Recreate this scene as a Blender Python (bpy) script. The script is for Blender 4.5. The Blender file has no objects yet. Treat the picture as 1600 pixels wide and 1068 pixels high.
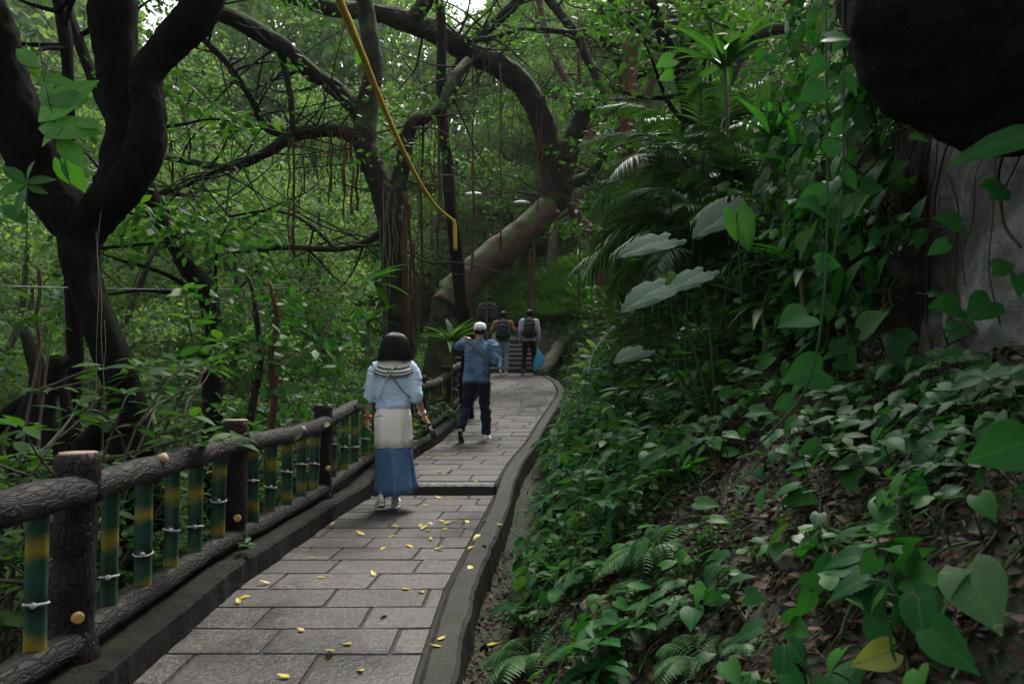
import bpy, math, random
import numpy as np
from mathutils import Vector, noise as mnoise
random.seed(7); rng = np.random.default_rng(11)
scene = bpy.context.scene
R = math.radians
# ------------------------------------------------------------------ camera
CAMZ = 1.3; F = 1200.0; PITCH = math.atan(66/1200)
cam_d = bpy.data.cameras.new('camera'); cam = bpy.data.objects.new('camera', cam_d)
scene.collection.objects.link(cam); scene.camera = cam
cam.location = (0, 0, CAMZ); cam.rotation_euler = (math.pi/2 + PITCH, 0, 0)
cam_d.sensor_width = 36; cam_d.lens = 27; cam_d.clip_start = .05; cam_d.clip_end = 600
cam_d.dof.use_dof = True; cam_d.dof.focus_distance = 7.5; cam_d.dof.aperture_fstop = 5.6
# ------------------------------------------------------------------ sky, sun, exposure
world = bpy.data.worlds.new("World"); scene.world = world; world.use_nodes = True
wn = world.node_tree; bg = wn.nodes['Background']
sky = wn.nodes.new('ShaderNodeTexSky'); sky.sky_type = 'NISHITA'; sky.sun_disc = False
SUN_EL, SUN_AZ = R(58), R(20)
sky.sun_elevation = SUN_EL; sky.sun_rotation = SUN_AZ
sky.air_density = 1.0; sky.dust_density = 4.0
hs = wn.nodes.new('ShaderNodeHueSaturation'); hs.inputs['Saturation'].default_value = .32
wn.links.new(sky.outputs[0], hs.inputs['Color']); wn.links.new(hs.outputs[0], bg.inputs[0])
bg.inputs[1].default_value = .13
sun_d = bpy.data.lights.new('sun', 'SUN'); sun = bpy.data.objects.new('sun', sun_d)
scene.collection.objects.link(sun)
sun_d.energy = 1.5; sun_d.angle = R(22); sun_d.color = (1, .97, .92)
sd = Vector((math.sin(SUN_AZ)*math.cos(SUN_EL), math.cos(SUN_AZ)*math.cos(SUN_EL), math.sin(SUN_EL)))
sun.rotation_euler = sd.to_track_quat('Z', 'Y').to_euler()
scene.view_settings.view_transform = 'Standard'; scene.view_settings.look = 'None'
scene.view_settings.gamma = 1; scene.view_settings.exposure = 1.62
scene.render.resolution_x = 1024; scene.render.resolution_y = 683
try:
    scene.cycles.max_bounces = 5; scene.cycles.diffuse_bounces = 3; scene.cycles.glossy_bounces = 2
    scene.cycles.transmission_bounces = 3; scene.cycles.sample_clamp_indirect = 4
    scene.cycles.use_denoising = True
except Exception: pass
def P(x, y, D):
    """the world point seen at pixel (x, y) of the 1600 px photograph at distance D ahead"""
    dx = (x-800)/F; dy = (534-y)/F
    yw = math.cos(PITCH)-dy*math.sin(PITCH); zw = math.sin(PITCH)+dy*math.cos(PITCH)
    s = D/yw
    return Vector((dx*s, D, CAMZ+zw*s))
# ------------------------------------------------------------------ object helpers
def link(o): scene.collection.objects.link(o); return o
def tag(o, label=None, cat=None, group=None, kind=None):
    if label: o['label'] = label
    if cat: o['category'] = cat
    if group: o['group'] = group
    if kind: o['kind'] = kind
    return o
def empty(name, loc=(0,0,0), rz=0):
    o = bpy.data.objects.new(name, None); o.location = loc; o.rotation_euler = (0,0,rz); o.empty_display_size = .1
    return link(o)
class Buf:
    def __init__(s): s.v = []; s.q = []; s.t = []; s.uv = []; s.n = 0; s.ng = []
    def add(s, v, q=None, t=None, uv=None):
        v = np.asarray(v, float).reshape(-1, 3)
        if q is not None and len(q): s.q.append(np.asarray(q, int).reshape(-1, 4)+s.n)
        if t is not None and len(t): s.t.append(np.asarray(t, int).reshape(-1, 3)+s.n)
        s.uv.append(np.zeros((len(v), 2)) if uv is None else np.asarray(uv, float))
        s.v.append(v); s.n += len(v); return s
    def arrays(s):
        return (np.concatenate(s.v), np.concatenate(s.q) if s.q else np.zeros((0,4), int),
                np.concatenate(s.t) if s.t else np.zeros((0,3), int), np.concatenate(s.uv))
    def mesh(s, name, mat, smooth=True):
        v, q, t, uv = s.arrays()
        me = bpy.data.meshes.new(name)
        me.vertices.add(len(v)); me.vertices.foreach_set('co', v.ravel())
        nl = q.size+t.size
        me.loops.add(nl); me.loops.foreach_set('vertex_index', np.concatenate([q.ravel(), t.ravel()]))
        me.polygons.add(len(q)+len(t))
        me.polygons.foreach_set('loop_start', np.concatenate([np.arange(len(q))*4, q.size+np.arange(len(t))*3]))
        a = me.attributes.new('luv', 'FLOAT2', 'POINT'); a.data.foreach_set('vector', uv.ravel())
        me.update(calc_edges=True)
        me.polygons.foreach_set('use_smooth', np.full(len(q)+len(t), smooth))
        me.materials.append(mat); return me
    def build(s, name, mat, parent=None, loc=(0,0,0), smooth=True):
        o = bpy.data.objects.new(name, s.mesh(name, mat, smooth)); o.location = loc
        if parent: o.parent = parent
        return link(o)
def kids(o): return [c for c in o.children]
def copy_tree(o, parent=None):
    ch = kids(o)
    c = o.copy(); link(c); c.parent = parent
    for k in ch: copy_tree(k, c)
    return c
def nz(v, s=1., seed=0.): return mnoise.noise(Vector((v[0]*s+seed, v[1]*s+seed*.7, v[2]*s-seed)))
# ------------------------------------------------------------------ shape helpers
def spline(pts, rad, sub):
    pts = [np.array(p, float) for p in pts]; out = []; ro = []
    n = len(pts)
    for i in range(n-1):
        p0 = pts[i-1] if i else 2*pts[0]-pts[1]; p1, p2 = pts[i], pts[i+1]
        p3 = pts[i+2] if i+2 < n else 2*p2-p1
        for k in range(sub):
            t = k/sub
            out.append(.5*((2*p1)+(-p0+p2)*t+(2*p0-5*p1+4*p2-p3)*t*t+(-p0+3*p1-3*p2+p3)*t**3))
            ro.append(rad[i]*(1-t)+rad[i+1]*t)
    out.append(pts[-1]); ro.append(rad[-1])
    return np.array(out), np.array(ro)
def tube(buf, pts, rad, n=10, sub=5, jag=0., js=2.5, seed=0., wob=0., cap=True, ridge=0.):
    if np.isscalar(rad): rad = [rad]*len(pts)
    c, r = spline(pts, rad, sub) if sub > 1 else (np.array([list(p) for p in pts], float), np.array(rad, float))
    if wob:
        for i in range(1, len(c)-1):
            c[i] += np.array([nz(c[i], .9, seed+3), nz(c[i], .9, seed+9), nz(c[i], .9, seed+17)*.5])*wob
    d = np.gradient(c, axis=0); d /= np.linalg.norm(d, axis=1)[:, None]+1e-9
    a = np.array([0, 0, 1.]) if abs(d[0][2]) < .9 else np.array([1., 0, 0])
    u = np.cross(d[0], a); u /= np.linalg.norm(u)
    th = np.arange(n)*2*math.pi/n; V = []
    for i in range(len(c)):
        u = u-d[i]*np.dot(u, d[i]); u /= np.linalg.norm(u)+1e-9; w = np.cross(d[i], u)
        ring = c[i]+(np.cos(th)[:, None]*u+np.sin(th)[:, None]*w)*r[i]
        if jag:
            for k in range(n):
                ring[k] = c[i]+(ring[k]-c[i])*(1+jag*(nz(ring[k], js, seed)+.5*nz(ring[k], js*2.7, seed+5)))
        V.append(ring)
    m = len(c)
    if ridge:
        for i in range(m):
            for k in range(n):
                e = np.array([math.cos(th[k])*2.6, math.sin(th[k])*2.6, i*.22+seed]); f = 1+ridge*(abs(nz(e, 1., seed))*1.6-.4+.7*nz(e, 2.6, seed+2))
                V[i][k] = c[i]+(V[i][k]-c[i])*f
    V = np.concatenate(V)
    i, k = np.meshgrid(np.arange(m-1), np.arange(n), indexing='ij')
    q = np.stack([i*n+k, i*n+(k+1) % n, (i+1)*n+(k+1) % n, (i+1)*n+k], -1).reshape(-1, 4)
    t = []
    if cap:
        V = np.concatenate([V, [c[0], c[-1]]]); N = m*n
        for k in range(n): t += [(N, (k+1) % n, k), (N+1, (m-1)*n+k, (m-1)*n+(k+1) % n)]
    uv = np.zeros((len(V), 2))
    return buf.add(V, q, t, uv)
def loft(buf, rings, n=20, cap=True, pert=None):
    """rings: (cx, cy, cz, rx, ry[, tiltx, tilty]) horizontal elliptical rings"""
    th = np.arange(n)*2*math.pi/n; V = []; UV = []
    for j, g in enumerate(rings):
        cx, cy, cz, rx, ry = g[:5]; tx = g[5] if len(g) > 5 else 0; ty = g[6] if len(g) > 6 else 0
        x = np.cos(th)*rx; y = np.sin(th)*ry
        if pert is not None:
            s = np.array([pert(j/(len(rings)-1), a) for a in th]); x = x*s; y = y*s
        V.append(np.stack([cx+x, cy+y, cz+tx*x+ty*y], -1)); UV.append(np.stack([th/6.2832, np.full(n, j/(len(rings)-1))], -1))
    m = len(rings); V = np.concatenate(V); UV = np.concatenate(UV)
    i, k = np.meshgrid(np.arange(m-1), np.arange(n), indexing='ij')
    q = np.stack([i*n+k, i*n+(k+1) % n, (i+1)*n+(k+1) % n, (i+1)*n+k], -1).reshape(-1, 4)
    t = []
    if cap:
        N = m*n
        V = np.concatenate([V, [V[:n].mean(0), V[(m-1)*n:m*n].mean(0)]]); UV = np.concatenate([UV, [[0, 0], [0, 1]]])
        for k in range(n): t += [(N, (k+1) % n, k), (N+1, (m-1)*n+k, (m-1)*n+(k+1) % n)]
    return buf.add(V, q, t, UV)
def ellipsoid(buf, c, r, n=16, m=10, jag=0., js=2., seed=0.):
    V = []
    for i in range(m+1):
        a = math.pi*i/m
        for k in range(n):
            b = 2*math.pi*k/n
            d = np.array([math.sin(a)*math.cos(b), math.sin(a)*math.sin(b), -math.cos(a)])
            f = 1+jag*(nz(d, js, seed)+.5*nz(d, js*2.3, seed+4)+.25*nz(d, js*5, seed+8)) if jag else 1
            V.append([c[0]+d[0]*r[0]*f, c[1]+d[1]*r[1]*f, c[2]+d[2]*r[2]*f])
    q = [(i*n+k, i*n+(k+1) % n, (i+1)*n+(k+1) % n, (i+1)*n+k) for i in range(m) for k in range(n)]
    return buf.add(V, q)
def boxb(buf, c, s, rot=0.):
    x, y, z = s[0]/2, s[1]/2, s[2]/2; ca, sa = math.cos(rot), math.sin(rot)
    V = []
    for dz in (-z, z):
        for dx, dy in ((-x,-y), (x,-y), (x,y), (-x,y)):
            V.append([c[0]+dx*ca-dy*sa, c[1]+dx*sa+dy*ca, c[2]+dz])
    return buf.add(V, [(0,3,2,1), (4,5,6,7), (0,1,5,4), (1,2,6,5), (2,3,7,6), (3,0,4,7)])
def remeshed(name, buf, voxel, mat, parent, smooth_it=6, folds=0., fs=6., seed=0., loc=(0,0,0), zs=1.):
    """fuse the pieces into one continuous skin"""
    o = buf.build(name, mat); m = o.modifiers.new('r', 'REMESH'); m.mode = 'VOXEL'; m.voxel_size = voxel
    s = o.modifiers.new('s', 'SMOOTH'); s.iterations = smooth_it; s.factor = .5
    dg = bpy.context.evaluated_depsgraph_get(); dg.update()
    me = bpy.data.meshes.new_from_object(o.evaluated_get(dg)); old = o.data
    o.modifiers.clear(); o.data = me; bpy.data.meshes.remove(old)
    n = len(me.vertices); co = np.zeros(n*3); me.vertices.foreach_get('co', co); co = co.reshape(-1, 3)
    if folds:
        no = np.zeros(n*3); me.vertices.foreach_get('normal', no); no = no.reshape(-1, 3)
        d = np.array([nz((c[0], c[1], c[2]*zs), fs, seed)+.6*abs(nz((c[0]*.6, c[1]*.6, c[2]*zs*1.4), fs*2.1, seed+5)) for c in co])*folds
        co = co+no*d[:, None]; me.vertices.foreach_set('co', co.ravel())
    me.polygons.foreach_set('use_smooth', np.full(len(me.polygons), True))
    if not me.materials: me.materials.append(mat)
    me.update(); o.parent = parent; o.location = loc
    return o
# ------------------------------------------------------------------ leaves
def leaf_template(stations, cols=(-1, -.5, 0, .5, 1), fold=.25, droop=.25, lobes=0.):
    """stations: (v, halfwidth). Leaf lies along +Y from 0 to 1, normal +Z; midrib fold and droop"""
    V = []; UV = []
    for v, w in stations:
        for u in cols:
            y = v-lobes*abs(u)**1.5*max(0, 1-v*3.2)
            V.append([u*w, y, fold*abs(u)*w-droop*v*v-.1*abs(u)**3*w]); UV.append([u*w, v])
    nc = len(cols)
    q = [(j*nc+k, j*nc+k+1, (j+1)*nc+k+1, (j+1)*nc+k) for j in range(len(stations)-1) for k in range(nc-1)]
    return np.array(V, float), np.array(q, int), np.array(UV, float)
HEART = leaf_template([(0,.22),(.08,.36),(.2,.43),(.38,.42),(.55,.34),(.72,.22),(.88,.09),(1,.004)], lobes=.16)
OVATE = leaf_template([(0,.01),(.15,.12),(.35,.2),(.6,.19),(.82,.1),(1,.005)], cols=(-1,0,1), droop=.2)
LANCE = leaf_template([(0,.015),(.12,.05),(.35,.075),(.6,.065),(.82,.035),(1,.002)], cols=(-1,0,1), fold=.5, droop=.45)
BLADE = leaf_template([(0,.014),(.3,.02),(.65,.015),(1,.001)], cols=(-1,1), fold=0, droop=.55)
SMALL = leaf_template([(0,.02),(.4,.24),(.75,.17),(1,.01)], cols=(-1,0,1), droop=.15)
TINY = (np.array([[0,0,0],[.26,.45,.04],[0,1,-.08],[-.26,.45,.04]], float), np.array([[0,1,2,3]]), np.array([[0,0],[.26,.45],[0,1],[-.26,.45]], float))
def put_leaves(buf, tpl, pos, dirs, nrm, size, wide=1.):
    pos = np.asarray(pos, float).reshape(-1, 3); N = len(pos)
    if not N: return buf
    d = np.asarray(dirs, float).reshape(-1, 3); d = d/(np.linalg.norm(d, axis=1)[:, None]+1e-9)
    z = np.asarray(nrm, float).reshape(-1, 3); z = z-d*(z*d).sum(1)[:, None]; z /= (np.linalg.norm(z, axis=1)[:, None]+1e-9)
    x = np.cross(d, z)
    T, q, uv = tpl; size = np.broadcast_to(np.asarray(size, float), (N,))
    V = pos[:, None, :]+size[:, None, None]*(T[None, :, 0:1]*wide*x[:, None, :]+T[None, :, 1:2]*d[:, None, :]+T[None, :, 2:3]*z[:, None, :])
    Q = (q[None]+(np.arange(N)*len(T))[:, None, None]).reshape(-1, 4)
    return buf.add(V.reshape(-1, 3), Q, None, np.tile(uv, (N, 1)))
def rdir(n, up=0.): 
    v = rng.normal(size=(n, 3)); v /= np.linalg.norm(v, axis=1)[:, None]; v[:, 2] += up; return v
# ------------------------------------------------------------------ materials
def nodes(name):
    m = bpy.data.materials.new(name); m.use_nodes = True; nt = m.node_tree
    return m, nt, nt.nodes['Principled BSDF'], nt.nodes['Material Output']
def N(nt, t, **kw):
    n = nt.nodes.new('ShaderNode'+t)
    for k, v in kw.items():
        if k in n.inputs: n.inputs[k].default_value = v
        else: setattr(n, k, v)
    return n
def ramp(nt, stops, fac=None, interp='LINEAR'):
    r = nt.nodes.new('ShaderNodeValToRGB'); r.color_ramp.interpolation = interp
    while len(r.color_ramp.elements) < len(stops): r.color_ramp.elements.new(.5)
    for e, (p, c) in zip(r.color_ramp.elements, stops): e.position = p; e.color = (*c, 1) if len(c) == 3 else c
    if fac is not None: nt.links.new(fac, r.inputs[0])
    return r
def mix(nt, fac, a, b, mode='MIX'):
    m = nt.nodes.new('ShaderNodeMix'); m.data_type = 'RGBA'; m.blend_type = mode
    for inp, v in ((m.inputs[0], fac), (m.inputs[6], a), (m.inputs[7], b)):
        if isinstance(v, (int, float)): inp.default_value = v
        elif isinstance(v, tuple): inp.default_value = (*v, 1) if len(v) == 3 else v
        else: nt.links.new(v, inp)
    return m.outputs[2]
def noise_n(nt, scale, detail=5, vec=None, rough=.6, dist=0.):
    n = N(nt, 'TexNoise', Scale=scale, Detail=detail, Roughness=rough, Distortion=dist)
    if vec is not None: nt.links.new(vec, n.inputs['Vector'])
    return n
def bump(nt, bs, h, strength=.5, dist=.02, prev=None):
    b = N(nt, 'Bump', Strength=strength, Distance=dist); nt.links.new(h, b.inputs['Height'])
    if prev is not None: nt.links.new(prev, b.inputs['Normal'])
    nt.links.new(b.outputs[0], bs.inputs['Normal']); return b.outputs[0]
def rough_mat(name, c1, c2, scale=6., c3=None, bs=.6, bd=.02, rough=.8, stretch=(1,1,1), spec=.3, moss=None, mossamt=.5, coords='Object'):
    m, nt, b, o = nodes(name)
    tc = N(nt, 'TexCoord'); mp = N(nt, 'Mapping'); mp.inputs['Scale'].default_value = stretch
    nt.links.new(tc.outputs[coords], mp.inputs[0]); v = mp.outputs[0]
    n1 = noise_n(nt, scale, 8, v); n2 = noise_n(nt, scale*6, 6, v, .7)
    st = [(.3, c1), (.7, c2)] if c3 is None else [(.25, c1), (.5, c2), (.75, c3)]
    r = ramp(nt, st, n1.outputs['Fac'])
    col = mix(nt, .45, r.outputs[0], ramp(nt, [(.3, (.35,.35,.35)), (.7, (1.5,1.5,1.5))], n2.outputs['Fac']).outputs[0], 'MULTIPLY')
    if moss:
        geo = N(nt, 'NewGeometry'); sx = N(nt, 'SeparateXYZ'); nt.links.new(geo.outputs['Normal'], sx.inputs[0])
        n3 = noise_n(nt, 3.1, 6, tc.outputs['Object'])
        a = N(nt, 'Math', operation='MULTIPLY_ADD'); nt.links.new(sx.outputs[2], a.inputs[0]); a.inputs[1].default_value = .25
        nt.links.new(n3.outputs['Fac'], a.inputs[2])
        rr = ramp(nt, [(.62-.2*mossamt, (0,0,0)), (.78-.2*mossamt, (1,1,1))], a.outputs[0])
        col = mix(nt, rr.outputs[0], col, moss)
    nt.links.new(col, b.inputs['Base Color']); b.inputs['Roughness'].default_value = rough
    b.inputs['Specular IOR Level'].default_value = spec
    p = bump(nt, b, n1.outputs['Fac'], bs, bd*2); bump(nt, b, n2.outputs['Fac'], bs, bd*.6, p)
    return m
def leaf_mat(name, cols, rough=.42, trans=.28, spec=.22, vein=None, yellow=None, tr=(1.6,1.9,.5), ribs=0.):
    """cols: list of base colours picked leaf by leaf"""
    m, nt, b, o = nodes(name)
    geo = N(nt, 'NewGeometry')
    st = [(i/max(1, len(cols)-1), c) for i, c in enumerate(cols)]
    r = ramp(nt, st, geo.outputs['Random Per Island']); col = r.outputs[0]
    tc = N(nt, 'TexCoord'); n1 = noise_n(nt, 9, 3, tc.outputs['Object'])
    col = mix(nt, .35, col, ramp(nt, [(.3, (.5,.5,.5)), (.7, (1.5,1.5,1.5))], n1.outputs['Fac']).outputs[0], 'MULTIPLY')
    if vein:
        at = N(nt, 'Attribute', attribute_name='luv'); sx = N(nt, 'SeparateXYZ'); nt.links.new(at.outputs['Vector'], sx.inputs[0])
        ab = N(nt, 'Math', operation='ABSOLUTE'); nt.links.new(sx.outputs[0], ab.inputs[0])
        mr = ramp(nt, [(.008, (1,1,1)), (.03, (0,0,0))], ab.outputs[0])
        # side veins: bands of v + .8|u|
        ma = N(nt, 'Math', operation='MULTIPLY_ADD'); nt.links.new(ab.outputs[0], ma.inputs[0]); ma.inputs[1].default_value = -.8; nt.links.new(sx.outputs[1], ma.inputs[2])
        ms = N(nt, 'Math', operation='MULTIPLY'); nt.links.new(ma.outputs[0], ms.inputs[0]); ms.inputs[1].default_value = 44
        sn = N(nt, 'Math', operation='SINE'); nt.links.new(ms.outputs[0], sn.inputs[0])
        sv = ramp(nt, [(.93, (0,0,0)), (1, (.3,.3,.3))], sn.outputs[0])
        f = mix(nt, 1., mr.outputs[0], sv.outputs[0], 'ADD')
        col = mix(nt, f, col, vein)
        if ribs: bump(nt, b, sn.outputs[0], ribs, .006)
        else: bump(nt, b, n1.outputs['Fac'], .3, .01)
    if yellow:
        n2 = noise_n(nt, 26, 4, tc.outputs['Object'], .7, 1.2)
        col = mix(nt, ramp(nt, [(.6, (0,0,0)), (.7, (.8,.8,.8))], n2.outputs['Fac']).outputs[0], col, yellow)
    nt.links.new(col, b.inputs['Base Color']); b.inputs['Roughness'].default_value = rough
    b.inputs['Specular IOR Level'].default_value = spec
    if trans:
        t = N(nt, 'BsdfTranslucent'); tcn = mix(nt, 1., col, tr, 'MULTIPLY'); nt.links.new(tcn, t.inputs[0])
        ms = N(nt, 'MixShader'); ms.inputs[0].default_value = trans
        nt.links.new(b.outputs[0], ms.inputs[1]); nt.links.new(t.outputs[0], ms.inputs[2]); nt.links.new(ms.outputs[0], o.inputs[0])
    return m
def plain(name, c, rough=.6, nscale=20., amt=.3, bs=.1, spec=.4, metal=0.):
    m, nt, b, o = nodes(name)
    tc = N(nt, 'TexCoord'); n1 = noise_n(nt, nscale, 5, tc.outputs['Object'])
    col = mix(nt, amt, c, ramp(nt, [(.3, (.4,.4,.4)), (.7, (1.5,1.5,1.5))], n1.outputs['Fac']).outputs[0], 'MULTIPLY')
    nt.links.new(col, b.inputs['Base Color']); b.inputs['Roughness'].default_value = rough
    b.inputs['Specular IOR Level'].default_value = spec; b.inputs['Metallic'].default_value = metal
    if bs: bump(nt, b, n1.outputs['Fac'], bs, .01)
    return m
M = {}
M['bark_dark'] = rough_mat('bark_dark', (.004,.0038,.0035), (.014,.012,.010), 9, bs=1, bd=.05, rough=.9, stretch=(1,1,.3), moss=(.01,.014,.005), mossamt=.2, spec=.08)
M['bark'] = rough_mat('bark', (.009,.007,.006), (.028,.021,.016), 7, bs=1, bd=.04, rough=.85, stretch=(1,1,.35), moss=(.035,.055,.012), mossamt=.55, spec=.2)
M['bark_lean'] = rough_mat('bark_lean', (.026,.015,.009), (.09,.055,.036), 4, bs=.8, bd=.02, rough=.8, moss=(.04,.06,.015), mossamt=.3, spec=.2)
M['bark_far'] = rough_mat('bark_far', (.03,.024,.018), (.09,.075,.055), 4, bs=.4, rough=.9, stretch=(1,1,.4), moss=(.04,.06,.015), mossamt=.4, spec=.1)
M['root'] = rough_mat('root_fibre', (.035,.018,.012), (.1,.05,.033), 14, bs=.8, bd=.01, rough=.9, stretch=(1,1,.15), spec=.1)
M['vine_pale'] = rough_mat('vine_pale', (.12,.11,.06), (.3,.28,.18), 14, bs=.3, bd=.005, rough=.8, spec=.1)
M['leaf_far'] = leaf_mat('leaf_far', [(.035,.072,.036), (.06,.108,.05), (.10,.155,.07), (.06,.105,.068), (.13,.175,.10)], .5, .5, .15)  # far greens paled and greyed, standing in for haze
M['leaf_distant'] = leaf_mat('leaf_distant', [(.055,.09,.062), (.085,.13,.088), (.13,.18,.12), (.07,.115,.085), (.11,.155,.095)], .6, .5, .1)  # paler still, distance haze put into the leaf colour
M['leaf_mid'] = leaf_mat('leaf_mid', [(.012,.040,.010), (.025,.072,.015), (.05,.11,.022), (.018,.058,.02)], .5, .38, .1)
M['leaf_dark'] = leaf_mat('leaf_dark', [(.012,.03,.012), (.02,.05,.018), (.035,.075,.022), (.018,.042,.024)], .4, .22)
M['leaf_shrub'] = leaf_mat('leaf_shrub', [(.008,.037,.010), (.017,.07,.016), (.032,.095,.02)], .48, .28, .1, vein=(.04,.09,.03))
M['pothos'] = leaf_mat('pothos', [(.006,.042,.010), (.010,.062,.014), (.020,.092,.018), (.008,.048,.014), (.045,.15,.02)], .42, .28, .08, vein=(.03,.10,.025))
M['pothos_var'] = leaf_mat('pothos_variegated', [(.018,.06,.02), (.04,.1,.03)], .42, .2, .16, vein=(.04,.12,.03), yellow=(.16,.22,.04))
M['elephant'] = leaf_mat('elephant_ear', [(.015,.038,.022), (.02,.046,.026)], .72, .1, .04, vein=(.05,.09,.055))
M['lime'] = leaf_mat('lime_leaf', [(.035,.13,.02), (.055,.17,.025)], .4, .35, .25, vein=(.07,.17,.04))
M['fern'] = leaf_mat('fern', [(.022,.07,.02), (.036,.095,.025), (.05,.12,.03)], .5, .35, .2)
M['palm'] = leaf_mat('palm', [(.009,.030,.013), (.018,.048,.022), (.034,.072,.035)], .5, .22, .15)
M['grass'] = leaf_mat('grass', [(.04,.10,.02), (.06,.14,.03), (.03,.08,.02)], .35, .35)
M['stem'] = plain('stem_green', (.02,.045,.012), .6, spec=.15)
M['twig'] = plain('twig_brown', (.06,.045,.03), .8)
M['litter'] = leaf_mat('leaf_litter', [(.006,.004,.003), (.02,.0105,.006), (.042,.022,.012), (.010,.006,.004), (.085,.056,.036), (.06,.022,.007), (.015,.010,.006), (.008,.005,.003)], .6, .08, .12, tr=(1.,1.,1.))
M['yellow'] = leaf_mat('yellow_leaf', [(.48,.36,.02), (.38,.32,.03), (.5,.42,.05), (.42,.25,.02), (.25,.3,.05)], .4, .15, .3, vein=(.35,.3,.05), tr=(1.,1.,1.))
# ------------------------------------------------------------------ the lie of the land
YL = [-4,0,3.1,4.5,5.5,6.9,7.8,9,10.8,12.2,14,16,17,18.5,20.4,24,28]
LL = [-1.5,-1.55,-1.55,-1.6,-1.55,-1.47,-1.38,-1.22,-1.0,-.86,-.78,-.70,-.66,-.6,-.55,-1.2,-2.2]
YJ = [-4,0,3.1,4.5,6.9,7.8,9.2,10.8,12.5,14,16,17,18.5,19.6,20.4,24,28]
JJ = [-.4,-.39,-.39,-.38,-.22,-.16,-.02,.2,.42,.64,.92,1.0,.97,.8,.66,.2,-.8]
YZ = [-6,0,7.8,10.8,13,16,20.4,22.9,27,60,120]
ZZ = [-.12,0,.195,.40,.65,1.0,1.56,2.55,3.1,9.,16.]
def Lx(y): return float(np.interp(y, YL, LL))
def Jx(y): return float(np.interp(y, YJ, JJ))
def Rx(y): return Jx(y)+float(np.interp(y, [3, 7, 12], [.14, .17, .15]))
STEP_Y = 7.8; STEP_H = .115; STAIR_Y = 20.4
def zp(y): return float(np.interp(y, YZ, ZZ))+(STEP_H*max(0, min(1, (27-y)/20)) if y > STEP_Y else 0)
def zbase(y): return float(np.interp(y, YZ, ZZ))+STEP_H*max(0, min(1, (y-7.4)/.8))*max(0, min(1, (27-y)/20))
def gz(x, y):
    z0 = zbase(y); l = Lx(y)-.5; r = Rx(y)
    n = .10*nz((x, y, 0), .8, 3)+.05*nz((x, y, 0), 2.6, 7)+.02*nz((x, y, 0), 8, 1)
    if l <= x <= r: return z0-.2
    if x > r:
        d = x-r
        if d < .22: return z0-.2-.06*math.sin(d/.22*math.pi)+n*.2
        d -= .22; sl = float(np.interp(y, [3.4, 6.], [.84, 1.12])); h = min(d*sl, 3.1*1.0)
        if d > 2.8: h += (d-2.8)*.22
        return z0-.2+h+n*min(1, .3+d)
    d = l-x; w = min(1, d/1.0)
    h = -.12-.6*min(d, 5.)-.12*max(0, min(d-5, 12))+.42*max(0, d-17)
    return z0+h-.05+n*3*w
def axis(segs):
    out = []
    for a, b, s in segs: out += list(np.arange(a, b, s))
    return np.array(out+[segs[-1][1]])
gx = axis([(-90,-30,5), (-30,-8,1.2), (-8,-3,.35), (-3,3.6,.09), (3.6,9,.4), (9,30,1.5), (30,90,5)])
gy = axis([(-14,-2,1.), (-2,1,.3), (1,10,.1), (10,26,.25), (26,50,1), (50,110,4)])
V = np.array([[x, y, gz(x, y)] for y in gy for x in gx]); nx = len(gx)
i, k = np.meshgrid(np.arange(len(gy)-1), np.arange(nx-1), indexing='ij')
q = np.stack([i*nx+k, i*nx+k+1, (i+1)*nx+k+1, (i+1)*nx+k], -1).reshape(-1, 4)
M['soil'] = rough_mat('soil', (.007,.0045,.0035), (.022,.014,.010), 7, (.045,.03,.021), bs=1, bd=.03, rough=.75, moss=(.02,.035,.01), mossamt=.15)
tag(Buf().add(V, q).build('ground', M['soil']), kind='structure')
# ------------------------------------------------------------------ paving
m, nt, b, o = nodes('paver_stone'); M['paver'] = m
tc = N(nt, 'TexCoord'); geo = N(nt, 'NewGeometry')
n1 = noise_n(nt, 1.3, 5, tc.outputs['Object']); n2 = noise_n(nt, 48, 3, tc.outputs['Object'], .75); n3 = noise_n(nt, 14, 6, tc.outputs['Object'], .7)
base = ramp(nt, [(0, (.021,.017,.0145)), (.5, (.031,.0255,.022)), (1, (.043,.0355,.0305))], geo.outputs['Random Per Island']).outputs[0]
base = mix(nt, .8, base, ramp(nt, [(.3, (.5,.5,.5)), (.7, (1.45,1.4,1.35))], n1.outputs['Fac']).outputs[0], 'MULTIPLY')
base = mix(nt, .85, base, ramp(nt, [(.40, (.25,.25,.26)), (.5, (.95,.95,.95)), (.60, (2.6,2.55,2.5))], n2.outputs['Fac']).outputs[0], 'MULTIPLY')
base = mix(nt, .6, base, ramp(nt, [(.35, (.5,.5,.5)), (.6, (1.2,1.2,1.2))], n3.outputs['Fac']).outputs[0], 'MULTIPLY')
n5 = noise_n(nt, 3.3, 8, tc.outputs['Object'], .75)
base = mix(nt, ramp(nt, [(.55, (0,0,0)), (.72, (.55,.55,.55))], n5.outputs['Fac']).outputs[0], base, (.035,.038,.022))
nt.links.new(base, b.inputs['Base Color'])
rr = ramp(nt, [(.35, (.34,)*3), (.65, (.7,)*3)], n1.outputs['Fac']); nt.links.new(rr.outputs[0], b.inputs['Roughness'])
p_ = bump(nt, b, n2.outputs['Fac'], .7, .006); bump(nt, b, n3.outputs['Fac'], .4, .01, p_)
M['mortar'] = rough_mat('mortar', (.011,.0095,.0085), (.028,.024,.021), 12, bs=.5, rough=.8)
M['kerb'] = rough_mat('mossy_concrete', (.008,.0073,.006), (.023,.021,.0175), 5, (.038,.035,.03), bs=1, bd=.02, rough=.6, moss=(.016,.02,.008), mossamt=-.35, spec=.2)
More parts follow.
